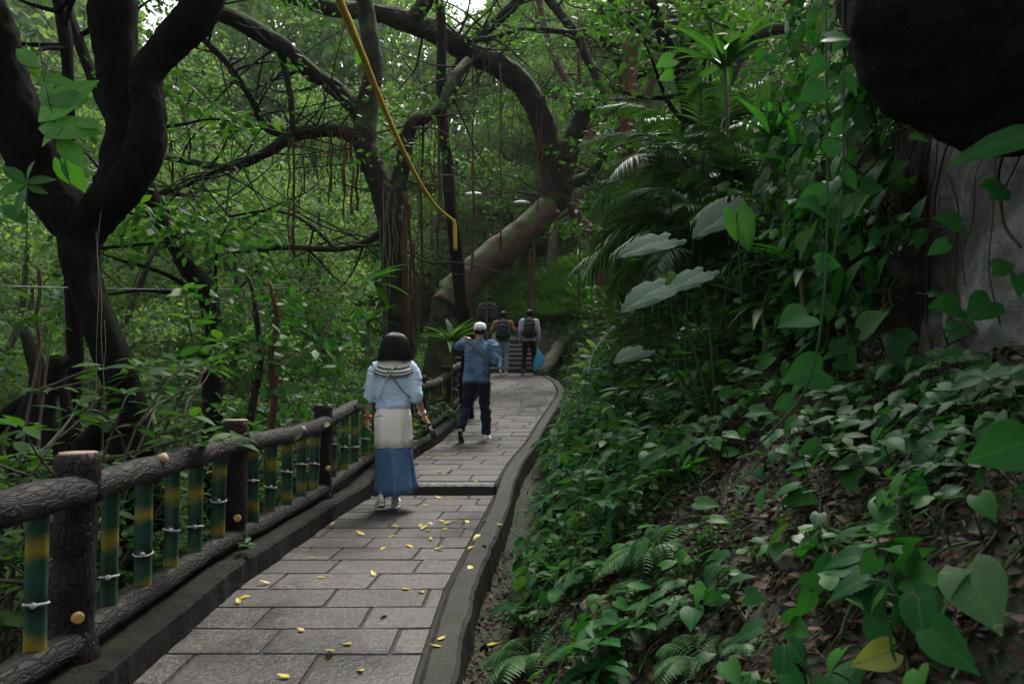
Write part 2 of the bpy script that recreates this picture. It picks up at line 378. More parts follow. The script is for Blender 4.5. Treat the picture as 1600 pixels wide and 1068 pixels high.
M['ledge'] = rough_mat('dark_concrete', (.004,.0037,.003), (.015,.0135,.011), 5, bs=1, bd=.03, rough=.65, moss=(.012,.016,.006), mossamt=-.4, spec=.12)
def pave(y0, y1, row, bw, name):
    bf = Buf(); j = 0; y = y0
    while y < y1-.02:
        ye = min(y+row, y1); g = .005+.002*random.random()
        lo, hi = Lx(y)+.0, Jx(y)-.015
        cuts = [lo]; x = -2.2+(.5*bw if j % 2 else .05)+random.uniform(-.05, .05)+.12*math.sin(j*1.7)
        while x < hi-.06:
            if x > lo+.06: cuts.append(x)
            x += bw*random.uniform(.92, 1.06)
        cuts.append(hi)
        sh = lambda xx, yy, y=y: xx if xx in (lo, hi) else xx
        for a, c in zip(cuts[:-1], cuts[1:]):
            skew = (Jx(ye)-Jx(y))
            ga = 0 if a == lo else g; gc = 0 if c == hi else g
            a2 = Lx(ye) if a == lo else a+skew; c2 = Jx(ye)-.015 if c == hi else c+skew
            t = [random.uniform(-.003, .003) for _ in range(4)]; bv = .006
            def pt(x, yy, dz): return [x, yy, zp(max(min(yy, y1), y0+1e-4 if y0 == STEP_Y else yy))+dz]
            top = [pt(a+ga+bv, y+g+bv, t[0]), pt(c-gc-bv, y+g+bv, t[1]), pt(c2-gc-bv, ye-g-bv, t[2]), pt(a2+ga+bv, ye-g-bv, t[3])]
            bot = [pt(a+ga, y+g, -.016), pt(c-gc, y+g, -.016), pt(c2-gc, ye-g, -.016), pt(a2+ga, ye-g, -.016)]
            bf.add(top+bot, [(0,1,2,3), (4,5,1,0), (5,6,2,1), (6,7,3,2), (7,4,0,3)])
        y = ye; j += 1
    return bf.build(name, M['paver'], smooth=False)
tag(pave(-2.5, STEP_Y-.005, .335, .56, 'path'), kind='structure')
def strip(name, ys, xa, xb, za, mat, depth=.3, jag=.0, mid=0):
    bf = Buf(); V = []; n = 6
    for y in ys:
        a, b_ = xa(y), xb(y)
        j1 = jag*nz((a, y, 0), 3, 4)+jag*.6*nz((a, y, 0), 11, 9); j2 = jag*nz((b_, y, 5), 3, 4)+jag*.6*nz((b_, y, 5), 11, 9)
        z = za(y); e = .02
        V += [[a, y, z-depth], [a, y, z-e+j1*.2], [a+e, y, z+j1*.3], [b_-e+j2, y, z+j2*.3], [b_+j2, y, z-e+j2*.4], [b_+j2*1.3+.015, y, z-depth]]
    m_ = len(ys); q = [(i*n+k, i*n+k+1, (i+1)*n+k+1, (i+1)*n+k) for i in range(m_-1) for k in range(n-1)]
    q += [(0, 5, 4, 1), (1, 4, 3, 2), (m_*n-6, m_*n-5, m_*n-2, m_*n-1), (m_*n-5, m_*n-4, m_*n-3, m_*n-2)]
    bf.add(V, q)
    return tag(bf.build(name, mat, smooth=False), kind='structure')
ys1 = np.arange(-2.5, STEP_Y, .05); ys2 = np.arange(STEP_Y+.0, STAIR_Y+.01, .06)
strip('path_bed', np.append(ys1, STEP_Y-.004), lambda y: Lx(y), lambda y: Jx(y), lambda y: zp(min(y, STEP_Y-.004))-.008, M['mortar'], .1)
strip('path_bed', np.append(ys2+.001, [STAIR_Y+.3]), lambda y: Lx(y), lambda y: Jx(y), lambda y: zp(max(y, STEP_Y+.001))-.008, M['mortar'], .14)
tag(pave(STEP_Y+.13, STAIR_Y+.02, .335, .56, 'path'), kind='structure')
# step with its worn white edge
M['white_edge'] = plain('worn_white_paint', (.8,.77,.73), .7, 26, .75)
M['step_face'] = rough_mat('step_face', (.012,.01,.008), (.05,.038,.03), 14, (.10,.055,.03), bs=.7, rough=.7)
bf = Buf(); zs = zp(STEP_Y+.001); xs = np.linspace(Lx(STEP_Y)+.02, Jx(STEP_Y)-.02, 60)
V = []
for x in xs:
    w = .006*nz((x, 0, 0), 9, 2)
    V += [[x, STEP_Y-.012+w, zs-.13], [x, STEP_Y-.012+w, zs-.03]]
bf.add(V, [(2*i, 2*i+2, 2*i+3, 2*i+1) for i in range(59)]); tag(bf.build('step_riser', M['step_face']), kind='structure')
bf = Buf(); V = []
for x in xs:
    w = .008*nz((x, 0, 0), 12, 6); w2 = .006*nz((x, 3, 0), 20, 1)
    V += [[x, STEP_Y-.02+w, zs-.03+w2], [x, STEP_Y-.022+w, zs-.004+w2], [x, STEP_Y-.012+w, zs+.008], [x, STEP_Y+.045+w*2, zs+.009], [x, STEP_Y+.12, zs+.002]]
bf.add(V, [(5*i+k, 5*i+5+k, 5*i+6+k, 5*i+1+k) for i in range(59) for k in range(2)]); tag(bf.build('step_edge', M['white_edge']), kind='structure')
bf2 = Buf().add(V, [(5*i+k, 5*i+5+k, 5*i+6+k, 5*i+1+k) for i in range(59) for k in (2, 3)]); tag(bf2.build('step_tread', M['kerb']), kind='structure')
# right kerb, left ledge
ysk = np.arange(-2.5, STAIR_Y+.1, .06)
def zk(y): return zbase(y)-.0
strip('kerb', ysk, lambda y: Jx(y)+.006+.008*nz((0,y,0),4,2), lambda y: Rx(y)+.01, lambda y: zk(y)+.004, M['kerb'], .34, .014)
strip('ledge', np.arange(-2.5, 16.6, .07), lambda y: Lx(y)-.46, lambda y: Lx(y)+.0, lambda y: zk(y)+.14, M['ledge'], .5, .03)
# stairs up to the wood
M['stair'] = rough_mat('stair_stone', (.018,.016,.013), (.055,.05,.042), 6, bs=.6, rough=.7, moss=(.03,.04,.015), mossamt=.4)
zb = zp(STAIR_Y-.01)
M['stair_edge'] = plain('stair_edge', (.4,.38,.34), .7)
for s in range(7):
    y0 = STAIR_Y+.02+s*.36; bf = Buf(); x0, x1 = Lx(y0)-.15, Jx(y0)+.1
    boxb(bf, ((x0+x1)/2, y0+.6, zb+.07+s*.14-.2), (x1-x0, 1.2, .53)); tag(bf.build('stair', M['stair'], smooth=False), kind='structure')
    bf = Buf(); boxb(bf, ((x0+x1)/2, y0-.0005+.015, zb+.336-.2+s*.14+.002), (x1-x0-.1, .036, .03)); tag(bf.build('stair_nosing', M['stair_edge'], smooth=False), kind='structure')
strip('upper_path', np.arange(22.4, 30, .3), lambda y: Lx(y)-.1, lambda y: Jx(y)+.1, lambda y: max(zp(y), zb+.98)+.0+.02, M['stair'], .5, .05)
# ------------------------------------------------------------------ fence of cast logs and bamboo
m, nt, b, o = nodes('log_bark'); M['log'] = m
tc = N(nt, 'TexCoord'); mp = N(nt, 'Mapping'); mp.inputs['Scale'].default_value = (1, .3, 1); nt.links.new(tc.outputs['Object'], mp.inputs[0])
vo = N(nt, 'TexVoronoi', feature='DISTANCE_TO_EDGE', Scale=38.); nd = noise_n(nt, 14, 4, mp.outputs[0])
va = N(nt, 'VectorMath', operation='MULTIPLY_ADD'); nt.links.new(nd.outputs['Color'], va.inputs[0]); va.inputs[1].default_value = (.06,.06,.06); nt.links.new(mp.outputs[0], va.inputs[2])
nt.links.new(va.outputs[0], vo.inputs['Vector'])
n1 = noise_n(nt, 3, 6, tc.outputs['Object']); n2 = noise_n(nt, 60, 5, tc.outputs['Object'], .8)
c = ramp(nt, [(.3, (.006,.0055,.0045)), (.7, (.020,.0165,.013))], n1.outputs['Fac']).outputs[0]
c = mix(nt, .9, c, ramp(nt, [(.0, (.3,.28,.26)), (.10, (1,1,1))], vo.outputs['Distance']).outputs[0], 'MULTIPLY')
c = mix(nt, .5, c, ramp(nt, [(.3, (.5,)*3), (.7, (1.5,)*3)], n2.outputs['Fac']).outputs[0], 'MULTIPLY')
nt.links.new(c, b.inputs['Base Color']); b.inputs['Roughness'].default_value = .6; b.inputs['Specular IOR Level'].default_value = .22
cr = ramp(nt, [(.0, (0,0,0)), (.12, (1,1,1))], vo.outputs['Distance'])
p_ = bump(nt, b, cr.outputs[0], .8, .009); bump(nt, b, n2.outputs['Fac'], .5, .005, p_)
m2 = m.copy(); m2.name = 'post_bark'; M['post'] = m2
for n_ in m2.node_tree.nodes:
    if n_.type == 'MAPPING': n_.inputs['Scale'].default_value = (1, 1, .3)
    if n_.type == 'VALTORGB' and abs(n_.color_ramp.elements[0].color[0]-.006) < .001:
        n_.color_ramp.elements[0].color = (.006,.004,.0035,1); n_.color_ramp.elements[1].color = (.018,.0115,.0095,1)
M['cut'] = rough_mat('cut_wood', (.22,.13,.085), (.42,.30,.22), 8, bs=.3, rough=.6)
M['stub'] = rough_mat('painted_stub', (.28,.12,.04), (.6,.42,.14), 30, bs=.3, rough=.5)
m, nt, b, o = nodes('painted_bamboo'); M['bamboo'] = m
tc = N(nt, 'TexCoord'); sx = N(nt, 'SeparateXYZ'); nt.links.new(tc.outputs['Object'], sx.inputs[0])
oi = N(nt, 'ObjectInfo'); n1 = noise_n(nt, 9, 5, tc.outputs['Object']); n2 = noise_n(nt, 50, 4, tc.outputs['Object'])
ad = N(nt, 'Math', operation='MULTIPLY_ADD'); nt.links.new(oi.outputs['Random'], ad.inputs[0]); ad.inputs[1].default_value = .05; nt.links.new(sx.outputs[2], ad.inputs[2])
ad2 = N(nt, 'Math', operation='MULTIPLY_ADD'); nt.links.new(n1.outputs['Fac'], ad2.inputs[0]); ad2.inputs[1].default_value = .11; nt.links.new(ad.outputs[0], ad2.inputs[2])
sh_ = N(nt, 'Math', operation='ADD'); nt.links.new(ad2.outputs[0], sh_.inputs[0]); sh_.inputs[1].default_value = .44
yb = ramp(nt, [(.30, (0,)*3), (.345, (.85,)*3), (.36, (.85,)*3), (.41, (0,)*3), (.64, (0,)*3), (.68, (.85,)*3), (.70, (.85,)*3), (.75, (0,)*3)], sh_.outputs[0])
gr = mix(nt, n1.outputs['Fac'], (.003,.032,.018), (.010,.058,.028))
sh2 = N(nt, 'Math', operation='ADD'); nt.links.new(sx.outputs[2], sh2.inputs[0]); sh2.inputs[1].default_value = .5
dk = ramp(nt, [(.42, (1,)*3), (.49, (.12,)*3), (.51, (.12,)*3), (.57, (1,)*3)], sh2.outputs[0]).outputs[0]
gr = mix(nt, .9, gr, dk, 'MULTIPLY')
c = mix(nt, yb.outputs[0], gr, (.21,.15,.010))
c = mix(nt, .5, c, ramp(nt, [(.3, (.5,)*3), (.7, (1.3,)*3)], n2.outputs['Fac']).outputs[0], 'MULTIPLY')
nt.links.new(c, b.inputs['Base Color']); b.inputs['Roughness'].default_value = .32; bump(nt, b, n2.outputs['Fac'], .2, .004)
M['ring'] = rough_mat('white_ring', (.2,.2,.19), (.6,.6,.57), 60, bs=.6, bd=.004, rough=.6)
def FX(y): return Lx(y)-.19
fence = empty('fence', (FX(3.1), 3.1, zk(3.1)+.14))
tag(fence, 'log textured concrete fence with green and yellow bamboo balusters left of the path', 'fence')
fl = Vector(fence.location)
def rel(v): return Vector(v)-fl
PY = [1.25, 3.1, 4.94, 6.8, 8.6, 10.4, 12.2, 14.0, 15.8]
def top(y): return zk(y)+.0
for i, y in enumerate(PY):
    z0 = zk(y)+.12; h = top(y)+.945-z0; bf = Buf()
    tube(bf, [(.004*math.sin(j*.5+i), 0, h*j/30) for j in range(31)], [.10-.02*min(1, j/5)+(.003*math.sin(j*.7+i) if j < 30 else -.004) for j in range(31)], 26, 1, .13, 6, i*3.3)
    p = bf.build('post', M['post'], fence, rel((FX(y), y, z0)))
    bf = Buf(); tube(bf, [(0,0,h-.004), (0,0,h+.006)], [.073,.071], 20, 1, .06, 8, i)
    bf.build('cut_top', M['cut'], p)
    bf = Buf(); zz = .24+.05*math.sin(i*5); a = -.9+.35*math.sin(i*3)
    dx, dy = math.cos(a), math.sin(a)
    tube(bf, [(dx*.05, dy*.05, zz), (dx*.092, dy*.092, zz+.008), (dx*.094, dy*.094, zz+.008)], [.026,.022,.016], 12, 1, .15, 20, i)
    bf.build('branch_stub', M['stub'], p)
for i in range(len(PY)-1):
    ya, yb_ = PY[i], PY[i+1]; bow = .035*math.sin(i*2.1+1)
    def rail(zoff, ra, name, s):
        pts = []; rr_ = []
        for k in range(9):
            t = k/8; y = ya+(yb_-ya)*t; zr = top(ya)*(1-t)+top(yb_)*t
            pts.append((FX(y)+(.03 if name == 'top_rail' else .015), y, zr+zoff+bow*math.sin(math.pi*t)*(1 if name == 'top_rail' else .3)+.012*nz((i*3, k*.9, s), 1, s)))
            rr_.append(ra*(1+.14*nz((i, k*.8, s), 1, 3)))
        mid = Vector(pts[4]); bf = Buf(); tube(bf, [Vector(p)-mid for p in pts], rr_, 18, 5, .11, 9, i*2.7+s)
        rl = bf.build(name, M['log'], fence, rel(mid)); return rl, mid
    rl, mid = rail(.80, .062, 'top_rail', 1.3)
    bf = Buf(); px = (.045, -.1+.25*math.sin(i*4), .03)
    tube(bf, [px, (px[0]+.03, px[1], px[2]+.015)], [.026,.022], 12, 1, .1, 20, i); bf.build('branch_stub', M['cut'], rl)
    rail(.21, .058, 'bottom_rail', 5.1)
    for k in range(5):
        t = (k+.8)/5.6; y = ya+(yb_-ya)*t; zt = top(ya)*(1-t)+top(yb_)*t
        z0 = zt+.22; h = .56; r = .038*(1+.12*random.uniform(-1, 1)); hn = .12+.30*random.random()
        hn2 = .15+.2*random.random()
        bf = Buf(); rings = []
        zl = [0, hn2-.012, hn2, hn2+.012, h]
        pts = [(0,0,zz-hn2) for zz in np.linspace(0, h, 40)]
        rd = [r*(1+.09*math.exp(-(zz[2]/.012)**2)-.03*math.exp(-((abs(zz[2])-.03)/.015)**2)) for zz in pts]
        tube(bf, pts, rd, 16, 1, .02, 5, k+i)
        bb = bf.build('bamboo_baluster', M['bamboo'], fence, rel((FX(y)+.012, y, z0+hn2)))
        bb.rotation_euler = (random.uniform(-.03,.03), random.uniform(-.03,.03), random.uniform(0, 6))
        bf = Buf()
        ang = np.linspace(0, 2*math.pi, 17)
        tube(bf, [(math.cos(a)*r*1.04, math.sin(a)*r*1.04, .006*math.sin(a+1)) for a in ang], .0055, 6, 1, .2, 90, k)
        bx = math.cos(-1.2-bb.rotation_euler[2]), math.sin(-1.2-bb.rotation_euler[2])
        ellipsoid(bf, (bx[0]*r*1.1, bx[1]*r*1.1, .004), (.012,.012,.012), 10, 6)
        bf.build('rope_ring', M['ring'], bb)
# ------------------------------------------------------------------ retaining wall and overhanging rock
m, nt, b, o = nodes('stained_concrete'); M['wall'] = m
tc = N(nt, 'TexCoord'); n1 = noise_n(nt, 2.2, 7, tc.outputs['Object'], .65, .6); n2 = noise_n(nt, 30, 6, tc.outputs['Object'], .7); n3 = noise_n(nt, 4.5, 6, tc.outputs['Object'], .7, 1.)
c = ramp(nt, [(.34, (.03,.027,.02)), (.45, (.10,.095,.085)), (.57, (.22,.22,.205)), (.75, (.32,.32,.305))], n1.outputs['Fac']).outputs[0]
c = mix(nt, ramp(nt, [(.5, (0,)*3), (.62, (1,)*3)], n3.outputs['Fac']).outputs[0], c, (.05,.062,.045))
c = mix(nt, .4, c, ramp(nt, [(.3, (.5,)*3), (.7, (1.4,)*3)], n2.outputs['Fac']).outputs[0], 'MULTIPLY')
nt.links.new(c, b.inputs['Base Color']); b.inputs['Roughness'].default_value = .6; p_ = bump(nt, b, n2.outputs['Fac'], .6, .01); bump(nt, b, n1.outputs['Fac'], .6, .05, p_)
bf = Buf(); V = []; nyw, nzw = 60, 40
ysw = np.linspace(1.2, 3.5, nyw); zsw = np.linspace(.9, 3.5, nzw)
for y in ysw:
    for z in zsw: V.append([1.78+.05*(y-2)+.09*(z-1.3)+.05*nz((0,y,z),1.5,2)+.015*nz((0,y,z),6,2), y, z])
n0 = len(V)
for y in ysw:
    for z in zsw: V.append([2.4, y, z])
q = [(i*nzw+k, i*nzw+k+1, (i+1)*nzw+k+1, (i+1)*nzw+k) for i in range(nyw-1) for k in range(nzw-1)]
q += [(a+n0, d+n0, c_+n0, b_+n0) for a, b_, c_, d in list(q)]
q += [(k, k+n0, k+1+n0, k+1) for k in range(nzw-1)]+[((nyw-1)*nzw+k, (nyw-1)*nzw+k+1, (nyw-1)*nzw+k+1+n0, (nyw-1)*nzw+k+n0) for k in range(nzw-1)]
q += [(i*nzw+nzw-1, i*nzw+nzw-1+n0, (i+1)*nzw+nzw-1+n0, (i+1)*nzw+nzw-1) for i in range(nyw-1)]
tag(bf.add(V, q).build('retaining_wall', M['wall']), 'stained pale grey concrete retaining wall half covered by creepers at the right', 'wall')
M['rock_dark'] = rough_mat('wet_black_rock', (.003,.003,.003), (.016,.015,.012), 3, bs=1, bd=.06, rough=.8, spec=.12)
bf = Buf(); c0 = P(1605, -55, 2.35); ellipsoid(bf, (0,0,0), (.55,.55,.57), 80, 60, .09, 1.9, 2.)
tag(bf.build('overhanging_rock', M['rock_dark'], None, c0), 'huge black rock jutting out over the top of the concrete wall', 'rock')
M['rock'] = rough_mat('grey_rock', (.035,.032,.026), (.12,.11,.095), 5, (.2,.18,.15), bs=.9, bd=.03, rough=.75, moss=(.04,.055,.018), mossamt=.35)
bf = Buf(); tube(bf, [P(846,585,19.9), P(858,566,20.3), P(876,542,21.1), P(893,516,22.), P(905,492,23.)], [.16,.19,.2,.2,.22], 16, 8, .2, 3, 2.)
tag(bf.build('stone_parapet', M['rock']), 'sloping mossy stone parapet climbing beside the right of the stairs', 'parapet')
for k, (x, y, D, s, lab) in enumerate([
    (1245, 765, 2.6, .065, 'dark wet rock poking through the creepers in the middle of the bank'),
    (925, 835, 3.6, .07, 'pale stone lying low on the bank among the ferns'),
    (960, 730, 5.0, .13, 'rounded layered grey rock set in the bank above the ferns'),
    (895, 505, 22.5, .55, 'pale boulder higher up right of the stairs'),
    (905, 530, 17.5, .3, 'small boulder on the verge before the stairs'),
    (735, 500, 24, .6, 'mossy boulder left of the top of the stairs'),
    (950, 885, 3.1, .08, 'dark flat stone at the foot of the bank near the camera')]):
    p = P(x, y, D); z = gz(p.x, p.y)
    bf = Buf(); ellipsoid(bf, (0,0,0), (s, s*.8, s*.7), 22, 14, .35, 1.3, k*5.)
    o = bf.build('rock', M['rock'], None, (p.x, p.y, z+s*.15)); o.rotation_euler = (0, 0, k*1.3)
    tag(o, lab, 'rock', 'rocks on the bank')
# ------------------------------------------------------------------ foliage makers
def pts(*a): return [P(x, y, D) for x, y, D in a]
def sprays(bf, centers, rad, per, size, tpl=SMALL, flat=.5, up=.6):
    """clouds of leaves round each centre, in flattened clumps"""
    centers = np.asarray(centers, float).reshape(-1, 3)
    for c in centers:
        n = int(per*random.uniform(.6, 1.4)); r = rad*random.uniform(.6, 1.3)
        p = rng.normal(size=(n, 3))*np.array([r, r, r*flat])*.55+c
        out = p-c; out[:, 2] *= .3
        d = out/(np.linalg.norm(out, axis=1)[:, None]+1e-6)*.8+rdir(n)*.9; d[:, 2] -= .25
        nn = rdir(n)*.75; nn[:, 2] += up
        put_leaves(bf, tpl, p, d, nn, size*rng.uniform(.6, 1.35, n))
def curve_branch(bf, p, d, L, r, n=6, seed=0, sub=3, rise=.0):
    p = np.array(p, float); d = np.array(d, float); d /= np.linalg.norm(d); pl = [p.copy()]
    for k in range(n):
        d = d+np.array([random.uniform(-.35,.35), random.uniform(-.35,.35), random.uniform(-.2,.25)+rise])
        d /= np.linalg.norm(d); p = p+d*L/n; pl.append(p.copy())
    tube(bf, pl, list(np.linspace(r, r*.3, len(pl))), 6 if r < .06 else 9, sub, .12, 3, seed)
    return pl
def make_tree_meshes(h, r, nb, ncl, per, ls, spread, seed, low=.35, lean=.2):
    random.seed(seed); bt = Buf(); bc = Buf()
    tp = [(0,0,-.6)]; x = y = 0; a = random.uniform(0, 6.28)
    for k in range(1, 7):
        x += math.cos(a)*lean*random.uniform(.2, 1.6)*h/12; y += math.sin(a)*lean*random.uniform(.2, 1.6)*h/12; a += random.uniform(-1, 1)
        tp.append((x, y, h*.8*k/6))
    tube(bt, tp, [r*1.35]+list(np.linspace(r, r*.35, 6)), 12, 4, .14, 2.2, seed)
    ends = []
    for k in range(nb):
        t = low+(1-low)*k/nb; i = min(5, int(t*6)); base = np.array(tp[i])*(1-(t*6-i))+np.array(tp[i+1])*(t*6-i)
        a = k*2.4+random.random(); L = spread*random.uniform(.6, 1.15)*(1.1-.5*t)
        pl = curve_branch(bt, base, (math.cos(a), math.sin(a), random.uniform(.0, .7)), L, r*.42*(1.1-.5*t), seed=seed+k)
        ends += [pl[-1], pl[-2], pl[-3]]
        for q_ in (2, 4):
            d = np.array([math.cos(a+random.uniform(-1.3,1.3)), math.sin(a+random.uniform(-1.3,1.3)), random.uniform(-.2,.6)])
            p2 = curve_branch(bt, pl[q_], d, L*.55, r*.16, 5, seed+k, 2); ends += [p2[-1], p2[-2], p2[2]]
    ends = np.array(ends); idx = rng.integers(0, len(ends), ncl)
    c = ends[idx]+rng.normal(size=(ncl, 3))*np.array([.5,.5,.28])*spread/3.2
    sprays(bc, c, .55*spread/3, per, ls, SMALL, .4)
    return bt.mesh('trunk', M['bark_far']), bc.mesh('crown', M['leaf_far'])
def far_tree(protos, i, x, y, s, rz, label, group, z=None, mats=None):
    t, c = protos[i]
    root = empty('broadleaf_tree', (x, y, gz(x, y) if z is None else z), rz); root.scale = (s, s, s)
    tag(root, label, 'tree', group)
    for nm, me in (('trunk', t), ('crown', c)):
        o = bpy.data.objects.new(nm, me); link(o); o.parent = root
    return root
TP = [make_tree_meshes(13, .17, 10, 100, 140, .12, 3.4, 31, .35), make_tree_meshes(11, .13, 9, 90, 130, .115, 3.0, 32, .25, .35),
      make_tree_meshes(9, .11, 9, 80, 125, .11, 2.6, 33, .2, .5), make_tree_meshes(14, .2, 11, 110, 140, .125, 3.8, 34, .4, .3)]
random.seed(5)
placed = []
def clear_of(x, y, d): return all((x-a)**2+(y-b)**2 > d*d for a, b in placed)
cnt = 0
kinds = ['tall slim tree with a thin curving trunk in the hazy wood behind the big fig trees', 'leaning tree with low branches in the wood behind the big fig trees',
         'small crooked tree with light green leaves in the wood behind the big fig trees', 'tall stout tree with a spreading crown in the wood behind the big fig trees']
for tries in range(4000):
    if cnt >= 105: break
    y = 14+44*random.random()**1.25; x = random.uniform(-.78, .78)*y
    if abs(x-(Lx(y)+Jx(y))/2) < 2.2 and y < 30: continue
    if x > 0 and y < 17: continue
    if -4 < x < 6.5 and y < 21.5: continue
    if 0 < x < 9 and y < 32 and random.random() < .6: continue
    if not clear_of(x, y, 1.7+y*.03): continue
    placed.append((x, y)); i = random.choice([0,1,2,2,1,3]) ; s = random.uniform(.8, 1.25)*(1+max(0, y-30)*.012)
    far_tree(TP, i, x, y, s, random.uniform(0, 6.3), kinds[i], ['tall slim trees of the wood', 'leaning trees of the wood', 'small crooked trees of the wood', 'stout trees of the wood'][i]); cnt += 1
# ------------------------------------------------------------------ shrubs
def make_shrub(h, w, nst, leafn, ls, tpl, mat, seed, whorl=True):
    random.seed(seed); bs = Buf(); bl = Buf()
    for k in range(nst):
        a = random.uniform(0, 6.28); L = h*random.uniform(.6, 1.1)
        d = (math.cos(a)*w, math.sin(a)*w, 1.2)
        pl = curve_branch(bs, (random.uniform(-.1,.1), random.uniform(-.1,.1), -.1), d, L, .008+.004*h, 6, seed+k, 2, .05)
        tips = [pl[-1], pl[-2], pl[-3]]
        for q_ in (2, 3, 4, 5):
            a2 = random.uniform(0, 6.28); p2 = curve_branch(bs, pl[q_], (math.cos(a2), math.sin(a2), .5), L*.32, .008, 4, seed, 2)
            tips += [p2[-1], p2[-2]]
        for t in tips:
            n = max(3, int(leafn*random.uniform(.6, 1.3)))
            a3 = np.arange(n)*2.4+random.random()*6
            el = rng.uniform(-.25, .65, n)
            d3 = np.stack([np.cos(a3), np.sin(a3), el], -1); nn = np.stack([-np.cos(a3)*.35, -np.sin(a3)*.35, np.ones(n)], -1)+rng.normal(size=(n,3))*.25
            put_leaves(bl, tpl, t+d3*.02+rng.normal(size=(n,3))*(.012 if whorl else .09), d3, nn, ls*rng.uniform(.55, 1.25, n))
    return bs.mesh('stem', M['twig']), bl.mesh('foliage', mat)
SH = [make_shrub(1.5, .7, 9, 7, .13, OVATE, M['leaf_shrub'], 51), make_shrub(2.1, .5, 10, 8, .12, OVATE, M['leaf_mid'], 52),
      make_shrub(1.3, .9, 12, 16, .085, SMALL, M['leaf_mid'], 53, False), make_shrub(1.9, .8, 14, 20, .09, SMALL, M['leaf_mid'], 54, False),
      make_shrub(1.0, 1., 9, 9, .2, LANCE, M['leaf_shrub'], 55)]
random.seed(9)
def shrub(i, x, y, s, rz, label, group=None, z=None):
    st, fo = SH[i]; root = empty('shrub', (x, y, gz(x, y) if z is None else z), rz); root.scale = (s, s, s)
    tag(root, label, 'shrub', group)
    for nm, me in (('stem', st), ('foliage', fo)): o = bpy.data.objects.new(nm, me); link(o); o.parent = root
    return root
sk = ['broad leaved shrub of the undergrowth with rosettes of leaves', 'upright shrub of the undergrowth with tufts of pointed leaves', 'low bushy small leaved shrub of the undergrowth',
      'rounded dense small leaved shrub of the undergrowth', 'strap leaved low plant of the undergrowth']
sg = ['rosette leaved undergrowth shrubs', 'tufted undergrowth shrubs', 'low bushy undergrowth shrubs', 'dense rounded undergrowth shrubs', 'strap leaved undergrowth plants']
pl2 = []; cnt = 0
for tries in range(9000):
    if cnt >= 230: break
    y = 5.5+34*random.random()**1.3; x = random.uniform(-.76, .76)*y
    l, r = Lx(y)-(2.2 if y < 9 else 1.6 if y < 14 else 1.1), Rx(y)+1.1
    if y > 28: l, r = -2.8-(y-28)*.3, -1.2-(y-28)*.3
    if l < x < r: continue
    if x > r and y < 8: continue
    if any((x-a)**2+(y-b)**2 < (.55+y*.022)**2 for a, b in pl2): continue
    pl2.append((x, y)); i = random.choice([0,1,2,3,3,4,2]); s = random.uniform(.7, 1.2)*(1+max(0, y-14)*.02)
    if x > 0: s *= .75
    if x < l+.5 and x > l-.4: s *= .6
    shrub(i, x, y, s, random.uniform(0, 6.3), sk[i], sg[i]); cnt += 1
for k, (x, y, D, s, i) in enumerate([(985,520,6.2,.42,4), (1040,500,5.8,.45,0), (1105,480,5.6,.42,4), (1160,450,5.4,.42,0), (1010,430,7.2,.5,3), (1075,400,7.,.5,0), (1150,400,6.2,.45,2), (960,470,8.,.5,4), (1215,430,5.,.4,0), (945,540,7.,.4,2), (1250,380,5.2,.4,1), (1180,350,6.6,.5,3), (1100,330,8.,.6,0), (1240,330,6.,.5,0), (1000,480,6.6,.45,0), (1060,540,5.2,.36,4), (1130,520,5.,.36,0), (920,500,9.5,.5,4), (900,540,11,.45,2), (1015,350,9,.6,3)]):
    p = P(x, y, D); shrub(i, p.x, D, s, k*1.3, ['rosette shrub', 'tufted shrub', 'bushy small leaved shrub', 'dense rounded shrub', 'strap leaved plant'][i]+' on the bank '+['left of the lowest palm', 'under the elephant ear leaves', 'below the middle palm', 'beneath the tallest palm', 'behind the lowest palm', 'at the foot of the left palm', 'right of the middle palm', 'near the pale hose', 'left of the hanging vine', 'above the pale hose', 'beside the hanging vine', 'among the palm stems', 'behind the tallest palm', 'below the lance leaved rosettes', 'beneath the lower elephant ear', 'in front of the lower elephant ear', 'in front of the lime green leaf', 'just past the pale hose', 'level with the stairs', 'furthest left behind the palms'][k], 'bank shrubs')
# nearest shrubs behind the fence, each by itself
for i, x, y, D, s, lab in [(1, 40, 760, 4.4, 1.1, 'glossy tufted shrub at the left edge in front of the forked fig'),
    (1, -60, 720, 3.9, 1.1, 'long leaved shrub at the left edge beside the nearest fence post'),
    (0, 400, 690, 7.8, .85, 'sparse shrub with reddish stems behind the fence between the second and third post'),
    (1, 300, 700, 7.2, .85, 'tall thin shrub with rosettes just right of the big dark fig trunk'),
    (1, 120, 700, 6.3, 1.4, 'tall tufted shrub seen behind the trunk of the forked fig'),
    (0, 250, 800, 4.7, .55, 'low shrub behind the fence at the foot of the dark fig'),
    (2, 520, 690, 8.6, .95, 'bushy small leaved shrub behind the third fence post'),
    (3, 560, 640, 10., .85, 'dense pale green bush just behind the woman and the fence'),
    (4, 655, 620, 11.8, .9, 'strap leaved plant behind the fence right of the woman')]:
    p = P(x, y, D); shrub(i, p.x, D, s, D, lab, None, gz(p.x, D)-.05)
